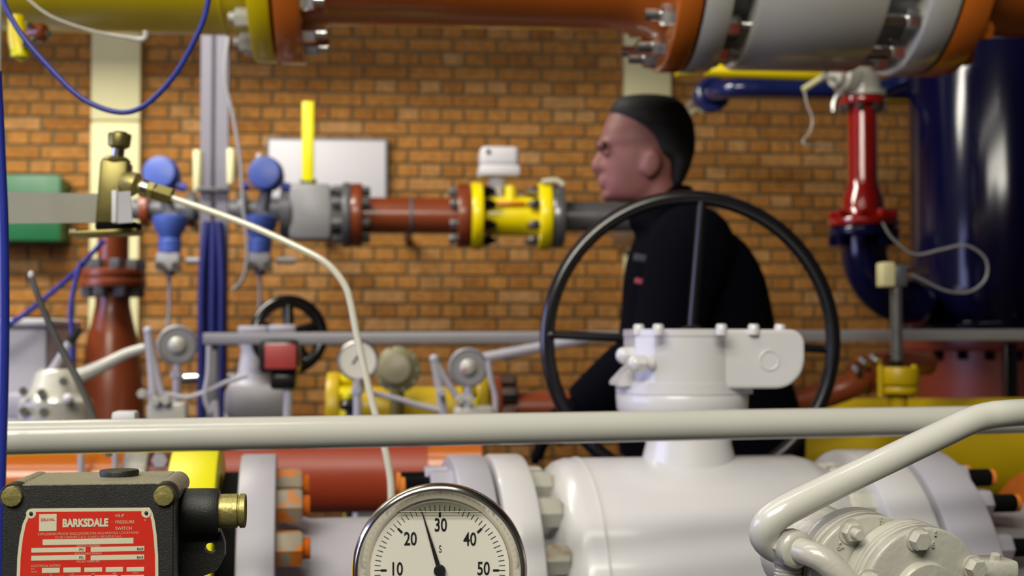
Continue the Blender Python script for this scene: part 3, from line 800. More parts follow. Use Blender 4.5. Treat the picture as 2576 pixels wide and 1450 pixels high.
def upper_right_pipes():
    Y = 5.7; k = Y / FPX
    t = thing('blue_pipe', 'shiny blue pipe with elbow under the overhead meter', 'pipe', (at(1950, 220, Y).x, Y, at(1950, 240, Y).z))
    z = at(1900, 222, Y).z
    x0 = at(1812, 222, Y).x
    MB().tube([(x0, Y + .5, z), (x0, Y + .25, z), (x0 + .002, Y + .12, z), (x0 + .04, Y + .02, z), (x0 + .13, Y - .01, z), (x0 + .3, Y - .01, z), (x0 + .85, Y - .01, z)], 24 * k, n=28, sub=6).build('elbow_pipe', 'pipeblue', t)
    MB().torus((x0 + .005, Y + .16, z), (0, 1, 0), 36 * k, 11 * k, 40, 12).build('flange_ring', 'pipeblue', t)
    MB().cyl((x0 + .005, Y + .2, z), (x0 + .005, Y + .24, z), 46 * k).build('flange', 'pipeblue', t)
    o = MB().tube([at(2190, 238, 5.5), at(2240, 216, 5.5), at(2285, 197, 5.5), at(2318, 184, 5.5)], 20 * k, n=20).build('blue_branch', 'pipeblue', None)
    tag(o, 'short slanting blue pipe between red spool and vessel', 'pipe')
    Y = 5.0; k = Y / FPX
    t = thing('yellow_tube', 'bright yellow tube just under the overhead meter', 'pipe', (at(1900, 180, Y).x, Y, at(1900, 195, Y).z))
    MB().bcyl(at(1772, 176, Y), at(2066, 188, Y), 17 * k, .004, 24).build('tube', 'yellow', t)
    MB().cyl(at(1700, 182, Y), at(1775, 177, Y), 11 * k, n=20).build('thin_end', 'yellow', t)
    MB().cyl(at(2062, 188, Y), at(2072, 188, Y), 19 * k, n=20).build('end_collar', 'castgrey', t)
    MB().cyl(at(1900, 181, Y), at(1900, -150, Y + .1), 10 * k, n=14).build('hanger_rod', 'dkgrey', t)
    o = MB().cyl(at(2222, 246, 5.9), at(2420, 244, 5.9), mp(17, 5.9)).build('yellow_tube', 'yellow_dk', None)
    tag(o, 'dull yellow tube between red spool and navy vessel', 'pipe')
upper_right_pipes()

def sensor_post():
    Y = 3.4; k = Y / FPX
    P = lambda px, py, d=0: at(px, py, Y + d)
    t = thing('sensor_valve', 'yellow valve carrying a grey stem and sensor head', 'sensor', (P(2257, 1010).x, Y, P(2257, 1010).z))
    MB().cyl(P(2256, 908), P(2254, 722), 15 * k, n=20).build('stem', 'galv', t)
    MB().cyl(P(2257, 925), P(2257, 900), 13 * k, n=18).build('collar', 'black', t)
    MB().box(P(2228, 692), (36 * k, .05, 64 * k), bev=.006).build('sensor_box', 'cream', t)
    MB().box(P(2259, 695, .01), (34 * k, .05, 56 * k), bev=.006).build('sensor_back', 'dkgrey', t)
    MB().cyl(P(2276, 682), P(2336, 677), 7 * k, n=12).build('cable_entry', 'steel', t)
    MB().bcyl(P(2258, 970), P(2258, 924), 54 * k, .006).build('bonnet', 'yellow_dk', t)
    MB().bcyl(P(2258, 992), P(2258, 972), 52 * k, .005).build('flange', 'yellow_dk', t)
    MB().lathe(P(2258, 992), -UP, [(0, 28 * k), (.02, 24 * k), (.05, 26 * k), (.09, 26 * k)], 24).build('valve_neck', 'yellow_dk', t)
    for px in (2215, 2300):
        MB().cyl(P(px, 1000, -.02), P(px, 918, -.02), 8 * k, n=10).build('stud', 'yellow_dk', t)
    c = MB().tube([P(2220, 560), P(2245, 600), P(2300, 640), P(2370, 628), P(2430, 618), P(2478, 650), P(2480, 700), P(2440, 734), P(2380, 732), P(2320, 704), P(2290, 690)], 3.6 * k, n=8).build('thin_wire', 'midgrey', None)
    tag(c, 'thin grey wire looping in front of the navy vessel', 'wire')
    # big yellow pipe along the room
    Y = 3.75; k = Y / FPX
    a, b = at(1940, 1136, Y), at(2780, 1140, Y)
    o = MB().cyl(a, V((b.x, Y, a.z)), 134 * k, n=56).build('yellow_main', 'yellow_dk', None)
    tag(o, 'large ochre yellow horizontal pipe behind the right rail end', 'pipe')
    Y = 3.45; k = Y / FPX
    t = thing('brown_elbow', 'shiny brown pipe elbow beside the yellow sensor valve', 'pipe', (at(2120, 1010, Y).x, Y, at(2120, 1010, Y).z))
    MB().tube([at(1960, 1024, Y), at(2030, 1006, Y), at(2090, 990, Y), at(2150, 965, Y), at(2190, 930, Y + .05), at(2230, 915, Y + .14), at(2330, 915, Y + .3)], 34 * k, n=24).build('elbow', 'brown', t)
    MB().bcyl(at(2168, 950, Y + .01), at(2184, 936, Y + .03), 50 * k, .004).build('flange', 'brown', t)
    for q in ((2168, 905), (2196, 898), (2150, 925)):
        MB().hexa(at(q[0], q[1], Y - .02), at(q[0] + 14, q[1] + 12, Y - .05), 11 * k, .003).build('bolt', 'steel', t)
sensor_post()

# ------------------------------------------------------------------ overhead line
OY = 2.9
OZ = CAM_POS.z + 0.195 * OY + 0.29
def overhead():
    zc, k = OZ, OY / FPX
    fx = lambda px, py=150: at(px, py, OY).x
    C = lambda x: V((x, OY, zc))
    # yellow section
    t = thing('overhead_yellow_pipe', 'thick yellow overhead pipe with bolted flange', 'pipe', (fx(300), OY, zc - .24))
    MB().cyl(C(-1.8), C(fx(640)), .228, n=64).build('pipe', 'yellow', t)
    MB().bcyl(C(fx(641)), C(fx(694)), .283, .004, 64).build('flange', 'yellow', t)
    bolts_ring(t, C(fx(641)), -X, .252, 16, .02, .028, 'castgrey', a0=.1, both=.04)
    MB().bcyl(C(fx(565)), C(fx(572)), .231, .002, 64).build('weld_seam', 'yellow', t)
    tag(MB().cyl(C(fx(694)), C(fx(703)), .24, n=64).build('gasket', 'gasket', None), 'black gasket between yellow and orange overhead flanges', 'gasket')
    # orange section
    t = thing('overhead_orange_pipe', 'orange brown overhead pipe between the yellow pipe and meter', 'pipe', (fx(1200), OY, zc - .2))
    MB().bcyl(C(fx(703)), C(fx(768)), .285, .004, 64).build('flange', 'orange', t)
    MB().lathe(C(fx(768)), X, [(0, .24), (.03, .212), (.05, .203), (fx(1560) - fx(768), .203), (fx(1625) - fx(768), .216), (fx(1660) - fx(768), .235), (fx(1680) - fx(768), .238)], 64).build('pipe', 'orange', t)
    bolts_ring(t, C(fx(768)), X, .252, 16, .02, .026, 'chrome', a0=.1, both=.045)
    MB().bcyl(C(fx(1660)), C(fx(1716)), .29, .004, 64).build('flange', 'orange', t)
    bolts_ring(t, C(fx(1660)), -X, .26, 16, .022, .03, 'chrome', a0=.25, both=.06)
    tag(MB().cyl(C(fx(1716)), C(fx(1721)), .288, n=64).build('gasket', 'gasket', None), 'black gasket between orange flange and pale overhead meter', 'gasket')
    # pale meter
    t = thing('overhead_meter', 'thick pale grey overhead meter body between orange flanges', 'meter', (fx(2030), OY, zc - .29))
    MB().bcyl(C(fx(1721)), C(fx(1788)), .29, .005, 72).build('flange', 'rail', t)
    MB().cyl(C(fx(1788)), C(fx(1850)), .225, n=56).build('neck', 'midgrey', t)
    MB().bcyl(C(fx(1846)), C(fx(2158)), .283, .012, 80).build('meter_body', 'rail', t)
    MB().cyl(C(fx(2155)), C(fx(2250)), .225, n=56).build('neck', 'midgrey', t)
    MB().bcyl(C(fx(2246)), C(fx(2318)), .29, .005, 72).build('flange', 'rail', t)
    bolts_ring(t, C(fx(1788)), X, .258, 16, .022, .03, 'chrome', a0=.25, both=.075)
    bolts_ring(t, C(fx(2246)), -X, .258, 16, .022, .03, 'chrome', a0=.25, both=.075)
    tag(MB().cyl(C(fx(2318)), C(fx(2323)), .288, n=64).build('gasket', 'gasket', None), 'black gasket at the far end of the pale overhead meter', 'gasket')
    t = thing('overhead_end_pipe', 'orange overhead pipe with flange beyond the pale meter', 'pipe', (fx(2500), OY, zc - .2))
    MB().bcyl(C(fx(2323)), C(fx(2392)), .29, .004, 64).build('flange', 'orange', t)
    MB().lathe(C(fx(2392)), X, [(0, .24), (.03, .21), (.05, .203), (1.1, .203)], 64).build('pipe', 'orange', t)
    bolts_ring(t, C(fx(2392)), X, .258, 16, .022, .03, 'orange', a0=.25)
    # supports
    for px in (-500, 3050):
        pass
    # bleed valve and wire at the far left
    Y = 2.75; k = Y / FPX
    P = lambda px, py, d=0: at(px, py, Y + d)
    t = thing('bleed_valve', 'small yellow bleed valve under the yellow overhead pipe', 'valve', (P(55, 150).x, Y, P(55, 150).z))
    MB().cyl(P(40, 40), P(42, 80), 20 * k).build('neck', 'yellow', t)
    MB().tube([P(42, 70), P(44, 105), P(52, 130), P(66, 138)], 22 * k, n=20).build('elbow_body', 'yellow', t)
    MB().lathe(P(70, 84), V((.9, -.4, 0)), [(0, 14 * k), (.01, 24 * k), (.035, 24 * k), (.04, 18 * k)], 20).build('cap', 'brown', t)
    for q in ((70, 60), (120, 84), (84, 98), (60, 110)):
        MB().hexa(P(q[0], q[1], -.02), P(q[0] + 4, q[1] + 3, -.045), 9 * k, .002).build('nut', 'steel', t)
    MB().lathe(P(52, 122, -.01), -UP, [(0, 18 * k), (14 * k, 24 * k), (22 * k, 22 * k), (27 * k, 10 * k)], 24).build('bottom_cap', 'marker', t)
    Y = 2.55; k = Y / FPX
    c = MB().tube([P(40, -30, -.2), P(110, 30, -.2), P(180, 62, -.2), P(260, 84, -.2), P(330, 96, -.2), P(356, 100, -.2), P(366, 92, -.2), P(366, 78, -.2)], [3 * k] * 4 + [5 * k, 7 * k, 7 * k, 7 * k], n=10).build('thin_wire', 'castgrey', None)
    tag(c, 'thin grey wire with bent end under the yellow overhead pipe', 'wire')
overhead()

# ================================================================== the main line with the white ball valve
MYAW = R(4.0)
MA = V((math.cos(MYAW), math.sin(MYAW), 0)); MN = V((-MA.y, MA.x, 0))
M0 = at(1740, 1150, 2.0); RB = 0.225
MC = V((M0.x, M0.y, M0.z - RB))
def ms(px, py=1150):
    d = ray(px, py); o = CAM_POS - MC
    t_ = -(o.dot(MN)) / d.dot(MN)
    return (o + d * t_).dot(MA)
def mpnt(s_): return MC + MA * s_

def studs(t, s_face, dirn, rad, n, nutr, nutl, stickout, mat_nut, mat_stud, a0, tip=None, lo=None):
    a, u, w_ = frame_of(MA)
    for k in range(n):
        an = a0 + 2 * PI * k / n
        d = u * math.cos(an) + w_ * math.sin(an)
        p = mpnt(s_face) + d * rad
        if d.dot(-MN) < -0.45 or d.z < -0.75: continue
        q = MB().hexa(p, p + MA * dirn * nutl, nutr, nutl * .12).build('nut', mat_nut, t)
        if stickout:
            sp = MB(); m_ = 9
            pr = []
            for i in range(m_):
                pr += [(i * stickout / m_, nutr * .60), ((i + .5) * stickout / m_, nutr * .55)]
            pr += [(stickout, nutr * .52)]
            sp.lathe(p + MA * dirn * nutl, MA * dirn, pr, 14).build('stud_end', mat_stud, t)
            if tip: MB().cyl(p + MA * dirn * (nutl + stickout - .002), p + MA * dirn * (nutl + stickout + .004), nutr * .56, n=14).build('paint_tip', tip, t)

def main_valve():
    t = thing('ball_valve', 'large white ball valve body between bolted flanges', 'valve', (MC.x, MC.y, 0))
    s0, s1 = ms(1425), ms(2035)
    sL0, sL1 = ms(1226), ms(1312)
    sR0, sR1 = ms(2112), ms(2222)
    MB().lathe(mpnt(sL1 - .004), MA, [(0, .15), (s0 - sL1 - .036, .15), (s0 - sL1 - .032, .155), (s0 - sL1 - .028, .192), (s0 - sL1 - .022, .208), (s0 - sL1 - .010, .220), (s0 - sL1 + .004, RB),
              (s1 - sL1 - .02, RB), (s1 - sL1, .22), (s1 - sL1 + .025, .205), (s1 - sL1 + .04, .18), (s1 - sL1 + .05, .15), (sR0 - sL1 + .01, .15)], 96).build('body', 'white', t)
    MB().cyl(mpnt(ms(1452)), mpnt(ms(1458)), RB + .0015, n=96).build('weld_seam', 'white', t)
    MB().bcyl(mpnt(sL0), mpnt(sL1), .232, .005, 96).build('flange', 'white', t)
    MB().bcyl(mpnt(sR0), mpnt(sR1), .232, .005, 96).build('flange', 'white', t)
    studs(t, sL1, 1, .196, 16, .022, .034, .014, 'castgrey', 'castgrey', R(11))
    studs(t, sR0, -1, .196, 16, .022, .034, .014, 'castgrey', 'castgrey', R(11))
    # bonnet neck
    c = mpnt(ms(1732))
    top = at(1732, 1010, 2.0).z
    MB().lathe(V((c.x, c.y, MC.z + RB - .03)), UP, [(0, .068), (.03, .066), (.05, .061), (.07, .060), (top - MC.z - RB + .03, .060)], 56).build('bonnet', 'white', t)
    MB().box((MC.x, MC.y, (MC.z - RB) / 2), (.3, .25, MC.z - RB + .02)).build('support_foot', 'dkgrey', t)
    # left: gasket, grey spool, left flange
    def gas(a, b, lab):
        tag(MB().cyl(mpnt(a), mpnt(b), .212, n=64).build('gasket', 'gasket', None), lab, 'gasket')
    gas(ms(1216), sL0, 'black gasket on the gauge side of the white valve')
    gas(sR1, ms(2235), 'black gasket on the bent pipe side of white valve')
    t = thing('grey_spool', 'grey flanged pipe spool behind the big foreground gauge', 'pipe', (mpnt(ms(900)).x, MC.y, 0))
    a0, a1, b0, b1 = ms(607), ms(697), ms(1128), ms(1216)
    MB().lathe(mpnt(a1 - .004), MA, [(0, .165), (.02, .155), (.05, .147), (b0 - a1 - .05, .147), (b0 - a1 - .01, .16), (b0 - a1 + .006, .165)], 80).build('pipe', 'lilac', t)
    MB().bcyl(mpnt(a0), mpnt(a1), .236, .004, 96).build('flange', 'lilac', t)
    MB().bcyl(mpnt(b0), mpnt(b1), .231, .004, 96).build('flange', 'lilac', t)
    studs(t, a1, 1, .196, 16, .024, .034, .01, 'rusted_nut', 'rust', R(4))
    studs(t, b0, -1, .196, 16, .024, .030, .036, 'lilac', 'gasket', R(11), tip='rust')
    MB().box((mpnt(ms(900)).x, MC.y + .02, (MC.z - .14) / 2), (.12, .2, MC.z - .13)).build('pipe_support', 'dkgrey', t)
    # yellow end on the left
    gas(ms(566), a0, 'black gasket between the yellow and lilac grey flanges')
    t = thing('yellow_flange_pipe', 'bright yellow flanged pipe end behind the black switch box', 'pipe', (mpnt(ms(400)).x, MC.y, MC.z - .23))
    MB().bcyl(mpnt(ms(440)), mpnt(ms(556)), .25, .003, 96).build('flange', 'marker', t)
    MB().cyl(mpnt(ms(440)), mpnt(-1.6), .16, n=64).build('pipe', 'yellow', t)
    # right spool
    c0, c1 = ms(2235), ms(2348)
    t = thing('end_spool', 'grey flanged pipe end with orange tipped studs', 'pipe', (mpnt(c1 + .1).x, mpnt(c1).y, MC.z - .23))
    MB().bcyl(mpnt(c0), mpnt(c1), .232, .004, 96).build('flange', 'lilac', t)
    MB().lathe(mpnt(c1 - .004), MA, [(0, .168), (.05, .155), (.10, .15), (.174, .15)], 72).build('pipe', 'midgrey', t)
    studs(t, c1, 1, .196, 16, .022, .03, .04, 'lilac', 'gasket', R(11), tip='rust')
    t = thing('orange_end_pipe', 'orange painted pipe at the far end of the line', 'pipe', (mpnt(c1 + .4).x, mpnt(c1 + .4).y, MC.z - .2))
    MB().cyl(mpnt(c1 + .2), mpnt(c1 + .9), .17, n=64).build('pipe', 'redbrown', t)
    MB().bcyl(mpnt(c1 + .17), mpnt(c1 + .21), .2, .005, 72).build('flange', 'orange', t)
MT['rusted_nut'] = M('rusted_nut', (150, 138, 120), 0.6, var=0.2, scale=30, spots=(26.0, 0.5, (206, 120, 30)))
main_valve()

# ------------------------------------------------------------------ gear operator and handwheel
GY = 2.0
GK = GY / FPX
def gear_operator():
    P = lambda px, py, d=0.0: at(px, py, GY + d)
    zz = lambda py: P(1740, py).z
    base = P(1727, 1030)
    t = thing('gear_operator', 'white gearbox housing bolted above the big ball valve', 'gearbox', (base.x, GY, zz(1040)))
    # round base: radius from 1560..1890
    rb = (P(1892, 1000).x - P(1560, 1000).x) / 2
    c = V((P(1726, 1000).x, GY + .03, 0))
    MB().lathe(V((c.x, c.y, zz(1045))), UP, [(0, rb * .93), (.008, rb * .985), (zz(996) - zz(1045), rb), (zz(992) - zz(1045), rb * .985), (zz(990) - zz(1045), rb * 1.0), (zz(962) - zz(1045), rb * 1.0), (zz(958) - zz(1045), rb * .97)], 72).build('base_ring', 'white', t)
    # main housing: flat left side, rounded front
    out = []
    xl = P(1592, 900).x - c.x; xf = P(1640, 900).x - c.x; xr = P(1880, 900).x - c.x
    fr = -rb * .995
    pts = [(xl, rb * .5), (xl, fr * .52), (xf, fr * .82)]
    for i in range(9):
        an = R(-125 + i * 10.5)
        pts.append((rb * .995 * math.cos(an), rb * .995 * math.sin(an)))
    pts += [(xr, fr * .62), (xr, rb * .6), (xl * .4, rb * .95)]
    MB().prism(pts, V((c.x, c.y, zz(990))), X, Yv, UP * (zz(846) - zz(990))).build('housing', 'white', t, ang=30)
    big = [(x_ * 1.012, y_ * 1.012) for x_, y_ in pts]
    MB().prism(big, V((c.x, c.y, zz(846))), X, Yv, UP * (zz(829) - zz(846))).build('cover_plate', 'white', t, ang=30)
    # worm housing on the right: rounded block facing the viewer
    x0, x1, z0, z1 = P(1780, 900).x, P(1997, 900).x, P(1900, 975).z, P(1900, 830).z
    w_, h_ = x1 - x0, z1 - z0
    r_ = .024
    o2 = [(0, 0)]
    for cx, cz, a_0, rr in ((w_ - .042, .042, -90, .042), (w_ - .02, h_ - .02, 0, .02)):
        for i in range(8):
            an = R(a_0 + 90 * i / 7); o2.append((cx + rr * math.cos(an), cz + rr * math.sin(an)))
    o2.append((0, h_))
    wb = MB().prism(o2, V((x0, GY - .0545, z0)), X, UP, Yv * .18)
    wb = solid(wb, .0022, 5)
    wh = wb.build('worm_housing', 'white', t)
    cc = P(1935, 907, -.055)
    MB().torus(cc, Yv, 24 * GK, .0012, 36, 8).build('plug_ring', 'white', wh)
    # cap screws along the top
    for px, d in ((1607, -.02), (1656, -.075), (1815, -.085), (1896, -.055), (1962, -.045)):
        b = P(px, 832, d)
        MB().lathe(b - UP * .006, UP, [(0, 14 * GK), (.012, 14 * GK), (.015, 11 * GK)], 18).build('cap_screw', 'white', t)
    # stop bolts
    for px, py, d in ((1610, 915, -.05), (1580, 895, .0)):
        b = P(px, py, d)
        mb = MB().hexa(b + X * .008, b - X * .004, .0135); mb.sphere(b - X * .006, .0120)
        mb.cyl(b + X * .02, b, .008)
        mb.build('stop_bolt', 'white', t)
    MB().prism([(0, 4 * GK), (-6 * GK, 0), (-34 * GK, -30 * GK), (-38 * GK, -36 * GK), (-38 * GK, -44 * GK), (10 * GK, -44 * GK), (10 * GK, 4 * GK)], P(1594, 928, -.02), X, UP, Yv * .085).build('gusset', 'white', t)
    # handwheel behind
    hc = P(1738, 858, .36)
    t = thing('handwheel', 'large black handwheel behind the white gearbox', 'handwheel', (hc.x, hc.y, hc.z - .26))
    k = (GY + .36) / FPX
    ax = V((-.03, -1, .02)).normalized()
    a, u, w2 = frame_of(ax)
    Rr = 368 * k
    MB().torus(hc, ax, Rr, 19 * k, 120, 18).build('rim', 'black', t)
    for px, py in ((1768, 486), (1376, 842), (2098, 880), (1745, 1230)):
        e = P(px, py, .36)
        MB().cyl(hc, hc + (e - hc) * .985, 12 * k, 11 * k, n=16).build('spoke', 'black', t)
        MB().sphere(hc + (e - hc) * .97, 13 * k, 12, 8).build('spoke_weld', 'black', t)
    MB().lathe(hc - ax * .03, ax, [(0, 30 * k), (.01, 40 * k), (.06, 40 * k), (.07, 30 * k)], 32).build('hub', 'black', t)
    MB().cyl(hc, V((hc.x + .06, GY + .05, hc.z)), .014).build('drive_shaft', 'steel', t)
gear_operator()

# ================================================================== the walking person
def person():
    Y = 3.3; k = Y / FPX
    J = lambda px, py, dy=0.0: at(px, py, Y + dy)
    root = bpy.data.objects.new('person', None)
    fx = J(1720, 500).x
    # ---- head and body as one skin
    hs = [(246, 1600, 1660, .022), (251, 1572, 1690, .045), (268, 1546, 1712, .061), (298, 1528, 1728, .071), (330, 1515, 1735, .075), (360, 1508, 1737, .076), (380, 1515, 1736, .075),
          (402, 1512, 1732, .073), (425, 1511, 1724, .070), (445, 1514, 1714, .066), (462, 1514, 1704, .061), (480, 1517, 1694, .056), (497, 1523, 1680, .048), (508, 1545, 1668, .036)]
    def stack(sl, grow=0.0, wgrow=0.0, p=2.2):
        out = []
        for py, xf, xb, hw in sl:
            a, b = J(xf, py), J(xb, py)
            out.append(((a + b) / 2, (b.x - a.x) / 2 + grow, hw + wgrow))
        return MB().slices(out, 36, p)
    b = stack(hs, p=2.05)
    b.tube([J(1522, 372), J(1512, 395), J(1502, 420), J(1512, 436)], [.010, .013, .016, .010], n=12)        # nose
    b.sphere(J(1516, 420, -.012), .011); b.sphere(J(1516, 420, .012), .011)
    b.tube([J(1518, 452, -.02), J(1511, 453), J(1518, 452, .02)], .008, n=10)                                   # lips
    b.tube([J(1519, 466, -.02), J(1513, 466), J(1519, 466, .02)], .008, n=10)
    b.sphere(J(1530, 492), (.018, .026, .016))                                                                  # chin
    b.tube([J(1520, 366, -.045), J(1509, 364, -.02), J(1507, 366), J(1509, 364, .02), J(1520, 366, .045)], .009, n=10)   # brow
    for sy in (-1, 1):
        b.sphere(J(1640, 412, sy * .076), (.022, .010, .034), rot=Matrix.Rotation(R(15), 3, 'Y'))               # ears
        b.tube([J(1628, 395, sy * .082), J(1642, 386, sy * .084), J(1658, 398, sy * .084), J(1654, 420, sy * .082), J(1640, 436, sy * .078)], .005, n=8)
    b.tube([J(1640, 440), J(1655, 500), J(1685, 570)], [.060, .058, .070], n=20)                                 # neck
    b.tube([J(1685, 560), J(1720, 700), J(1745, 900), J(1750, 1080)], [.065, .11, .12, .13], n=24)                # trunk core
    hip = J(1760, 1110)
    zf = lambda q, z: V((q.x, q.y, z))
    for sy, kx, fxx in ((-1, 1520, 1440), (1, 1800, 1930)):
        h_ = J(1755, 1120, sy * .09)
        kn = zf(J(kx, 1200, sy * .10), .52); an = zf(J(fxx, 1300, sy * .10), .10)
        b.tube([h_, kn, an], [.085, .058, .042], n=16)
    arms = {}; gloves = []
    for sy, sh, el, wr in ((-1, (1735, 640), (1668, 868), (1462, 1030)), (1, (1720, 650), (1790, 850), (1700, 1040))):
        s_, e_, w_ = J(*sh, sy * .175), J(*el, sy * .23), J(*wr, sy * .19)
        arms[sy] = (s_, e_, w_)
        b.tube([J(1715, 640), s_, e_, w_], [.08, .060, .046, .032], n=16)
        d = (w_ - e_).normalized(); side = V((0, 1, 0)); nr = d.cross(side).normalized()
        palm = w_ + d * .055
        g = MB(); gloves.append(g)
        g.tube([w_ - d * .04, w_, w_ + d * .03, palm + d * .035], [.040, .036, .041, .038], n=16)
        b.tube([w_, w_ + d * .03, palm + d * .03], [.028, .036, .034], n=14)
        for i in range(4):
            off = side * ((i - 1.5) * .019)
            ln = (.062, .074, .070, .055)[i]
            p0 = palm + d * .02 + off
            p1 = p0 + d * ln * .5 - nr * .004 * sy
            p2 = p1 + (d * .8 - UP * .6).normalized() * ln * .35
            p3 = p2 + (d * .4 - UP * .9).normalized() * ln * .3
            g.tube([p0 - d * .02, p0, p1, p2, p3 + (p3 - p2) * .3], [.012, .0118, .0115, .0108, .0098], n=10, sub=3)
            b.tube([p0, p1, p2, p3], [.0095, .0092, .0085, .0075], n=10, sub=3)
        th = w_ + d * .03
        g.tube([th, th - side * sy * .035 + d * .025, th - side * sy * .05 + d * .064 - UP * .009], [.016, .0135, .0115], n=10, sub=3)
        b.tube([th, th - side * sy * .035 + d * .025, th - side * sy * .05 + d * .06 - UP * .008], [.013, .011, .009], n=10, sub=3)
    body = solid(b, .0065, 2).build('person', 'skin', None, ang=180)
    tag(body, 'dark haired person in navy jacket walking past behind handwheel', 'person')
    for g in gloves: solid(g, .005, 1).build('glove', 'trousers', body, ang=180)
    # ---- hair: cap over the back of the head
    hr = [(241, 1590, 1668, .028), (247, 1556, 1696, .052), (262, 1540, 1718, .068), (282, 1533, 1731, .077), (302, 1536, 1741, .081), (318, 1545, 1745, .082), (336, 1562, 1747, .082), (360, 1588, 1748, .0815), (384, 1602, 1746, .080), (398, 1614, 1742, .0775), (408, 1650, 1738, .077), (425, 1662, 1733, .074), (450, 1668, 1722, .068), (474, 1676, 1708, .058)]
    hm = stack(hr, p=2.1)
    solid(hm, .006, 3).build('hair', 'hair', body, ang=180)
    for sy in (-1, 1):
        MB().sphere(J(1528, 385, sy * .030), .0105, 12, 8).build('eye', 'skin', body)
        MB().sphere(J(1520, 385, sy * .031), .0050, 10, 6).build('iris', 'ink', body)
        MB().tube([J(1509, 368, sy * .014), J(1511, 361, sy * .03), J(1522, 364, sy * .05)], .0045, n=8).build('eyebrow', 'hair', body)
    # ---- jacket
    js = [(470, 1676, 1738, .062), (495, 1640, 1746, .080), (520, 1604, 1752, .088), (545, 1582, 1764, .094), (566, 1584, 1790, .105), (590, 1604, 1834, .150), (620, 1592, 1866, .185), (660, 1580, 1892, .200),
          (710, 1572, 1914, .205), (780, 1568, 1930, .200), (850, 1560, 1944, .198), (930, 1552, 1970, .200), (1010, 1550, 1996, .205), (1100, 1556, 2014, .205), (1150, 1566, 2014, .200), (1156, 1590, 1990, .17)]
    jm = stack(js, p=2.35)
    for sy in (-1, 1):
        s_, e_, w_ = arms[sy]
        jm.tube([J(1740, 620, sy * .12), s_, (s_ + e_) / 2, e_, (e_ + w_) / 2, w_], [.10, .098, .086, .078, .068, .052], n=20)
    jk = solid(jm, .009, 3).build('jacket', 'jacket', body, ang=180)
    MB().box(J(1622, 712, -.196), (.045, .012, .012), rot=Matrix.Rotation(R(14), 3, 'Y'), bev=.002).build('badge', 'badge', jk)
    MB().box(J(1628, 652, -.17), (.06, .012, .016), rot=Matrix.Rotation(R(8), 3, 'Y'), bev=.002).build('badge', 'badge_grey', jk)
    # ---- gloves, trousers and shoes
    tr = MB()
    tr.sphere(J(1765, 1120), (.15, .17, .13))
    sh = MB()
    for sy, kx, fxx in ((-1, 1520, 1440), (1, 1800, 1930)):
        h_ = J(1755, 1110, sy * .09)
        kn = zf(J(kx, 1200, sy * .10), .52); an = zf(J(fxx, 1300, sy * .10), .09)
        tr.tube([h_, kn, an], [.115, .085, .072], n=18)
        f_ = zf(an, 0)
        sh = MB().tube([f_ + V((.06, 0, .05)), f_ + V((0, 0, .06)), f_ + V((-.12, 0, .042)), f_ + V((-.19, 0, .034))], [.040, .052, .042, .03], n=14)
        solid(sh, .01, 2).build('shoe', 'black', body, ang=180)
    solid(tr, .012, 3).build('trousers', 'trousers', body, ang=180)
person()

# ================================================================== rail, bracket valve, bent tube, cables
def rail():
    a, b = atd(-420, 1111, 1.345), atd(2860, 1050, 1.76)
    t = thing('guard_rail', 'pale grey round guard rail crossing the whole view', 'rail', ((a.x + b.x) / 2, (a.y + b.y) / 2, 0))
    MB().cyl(a, b, .0172, n=40).build('rail_tube', 'rail', t)
    for p in (a, b):
        MB().cyl((p.x, p.y, 0), p, .0172, n=28).build('post', 'rail', t)
rail()

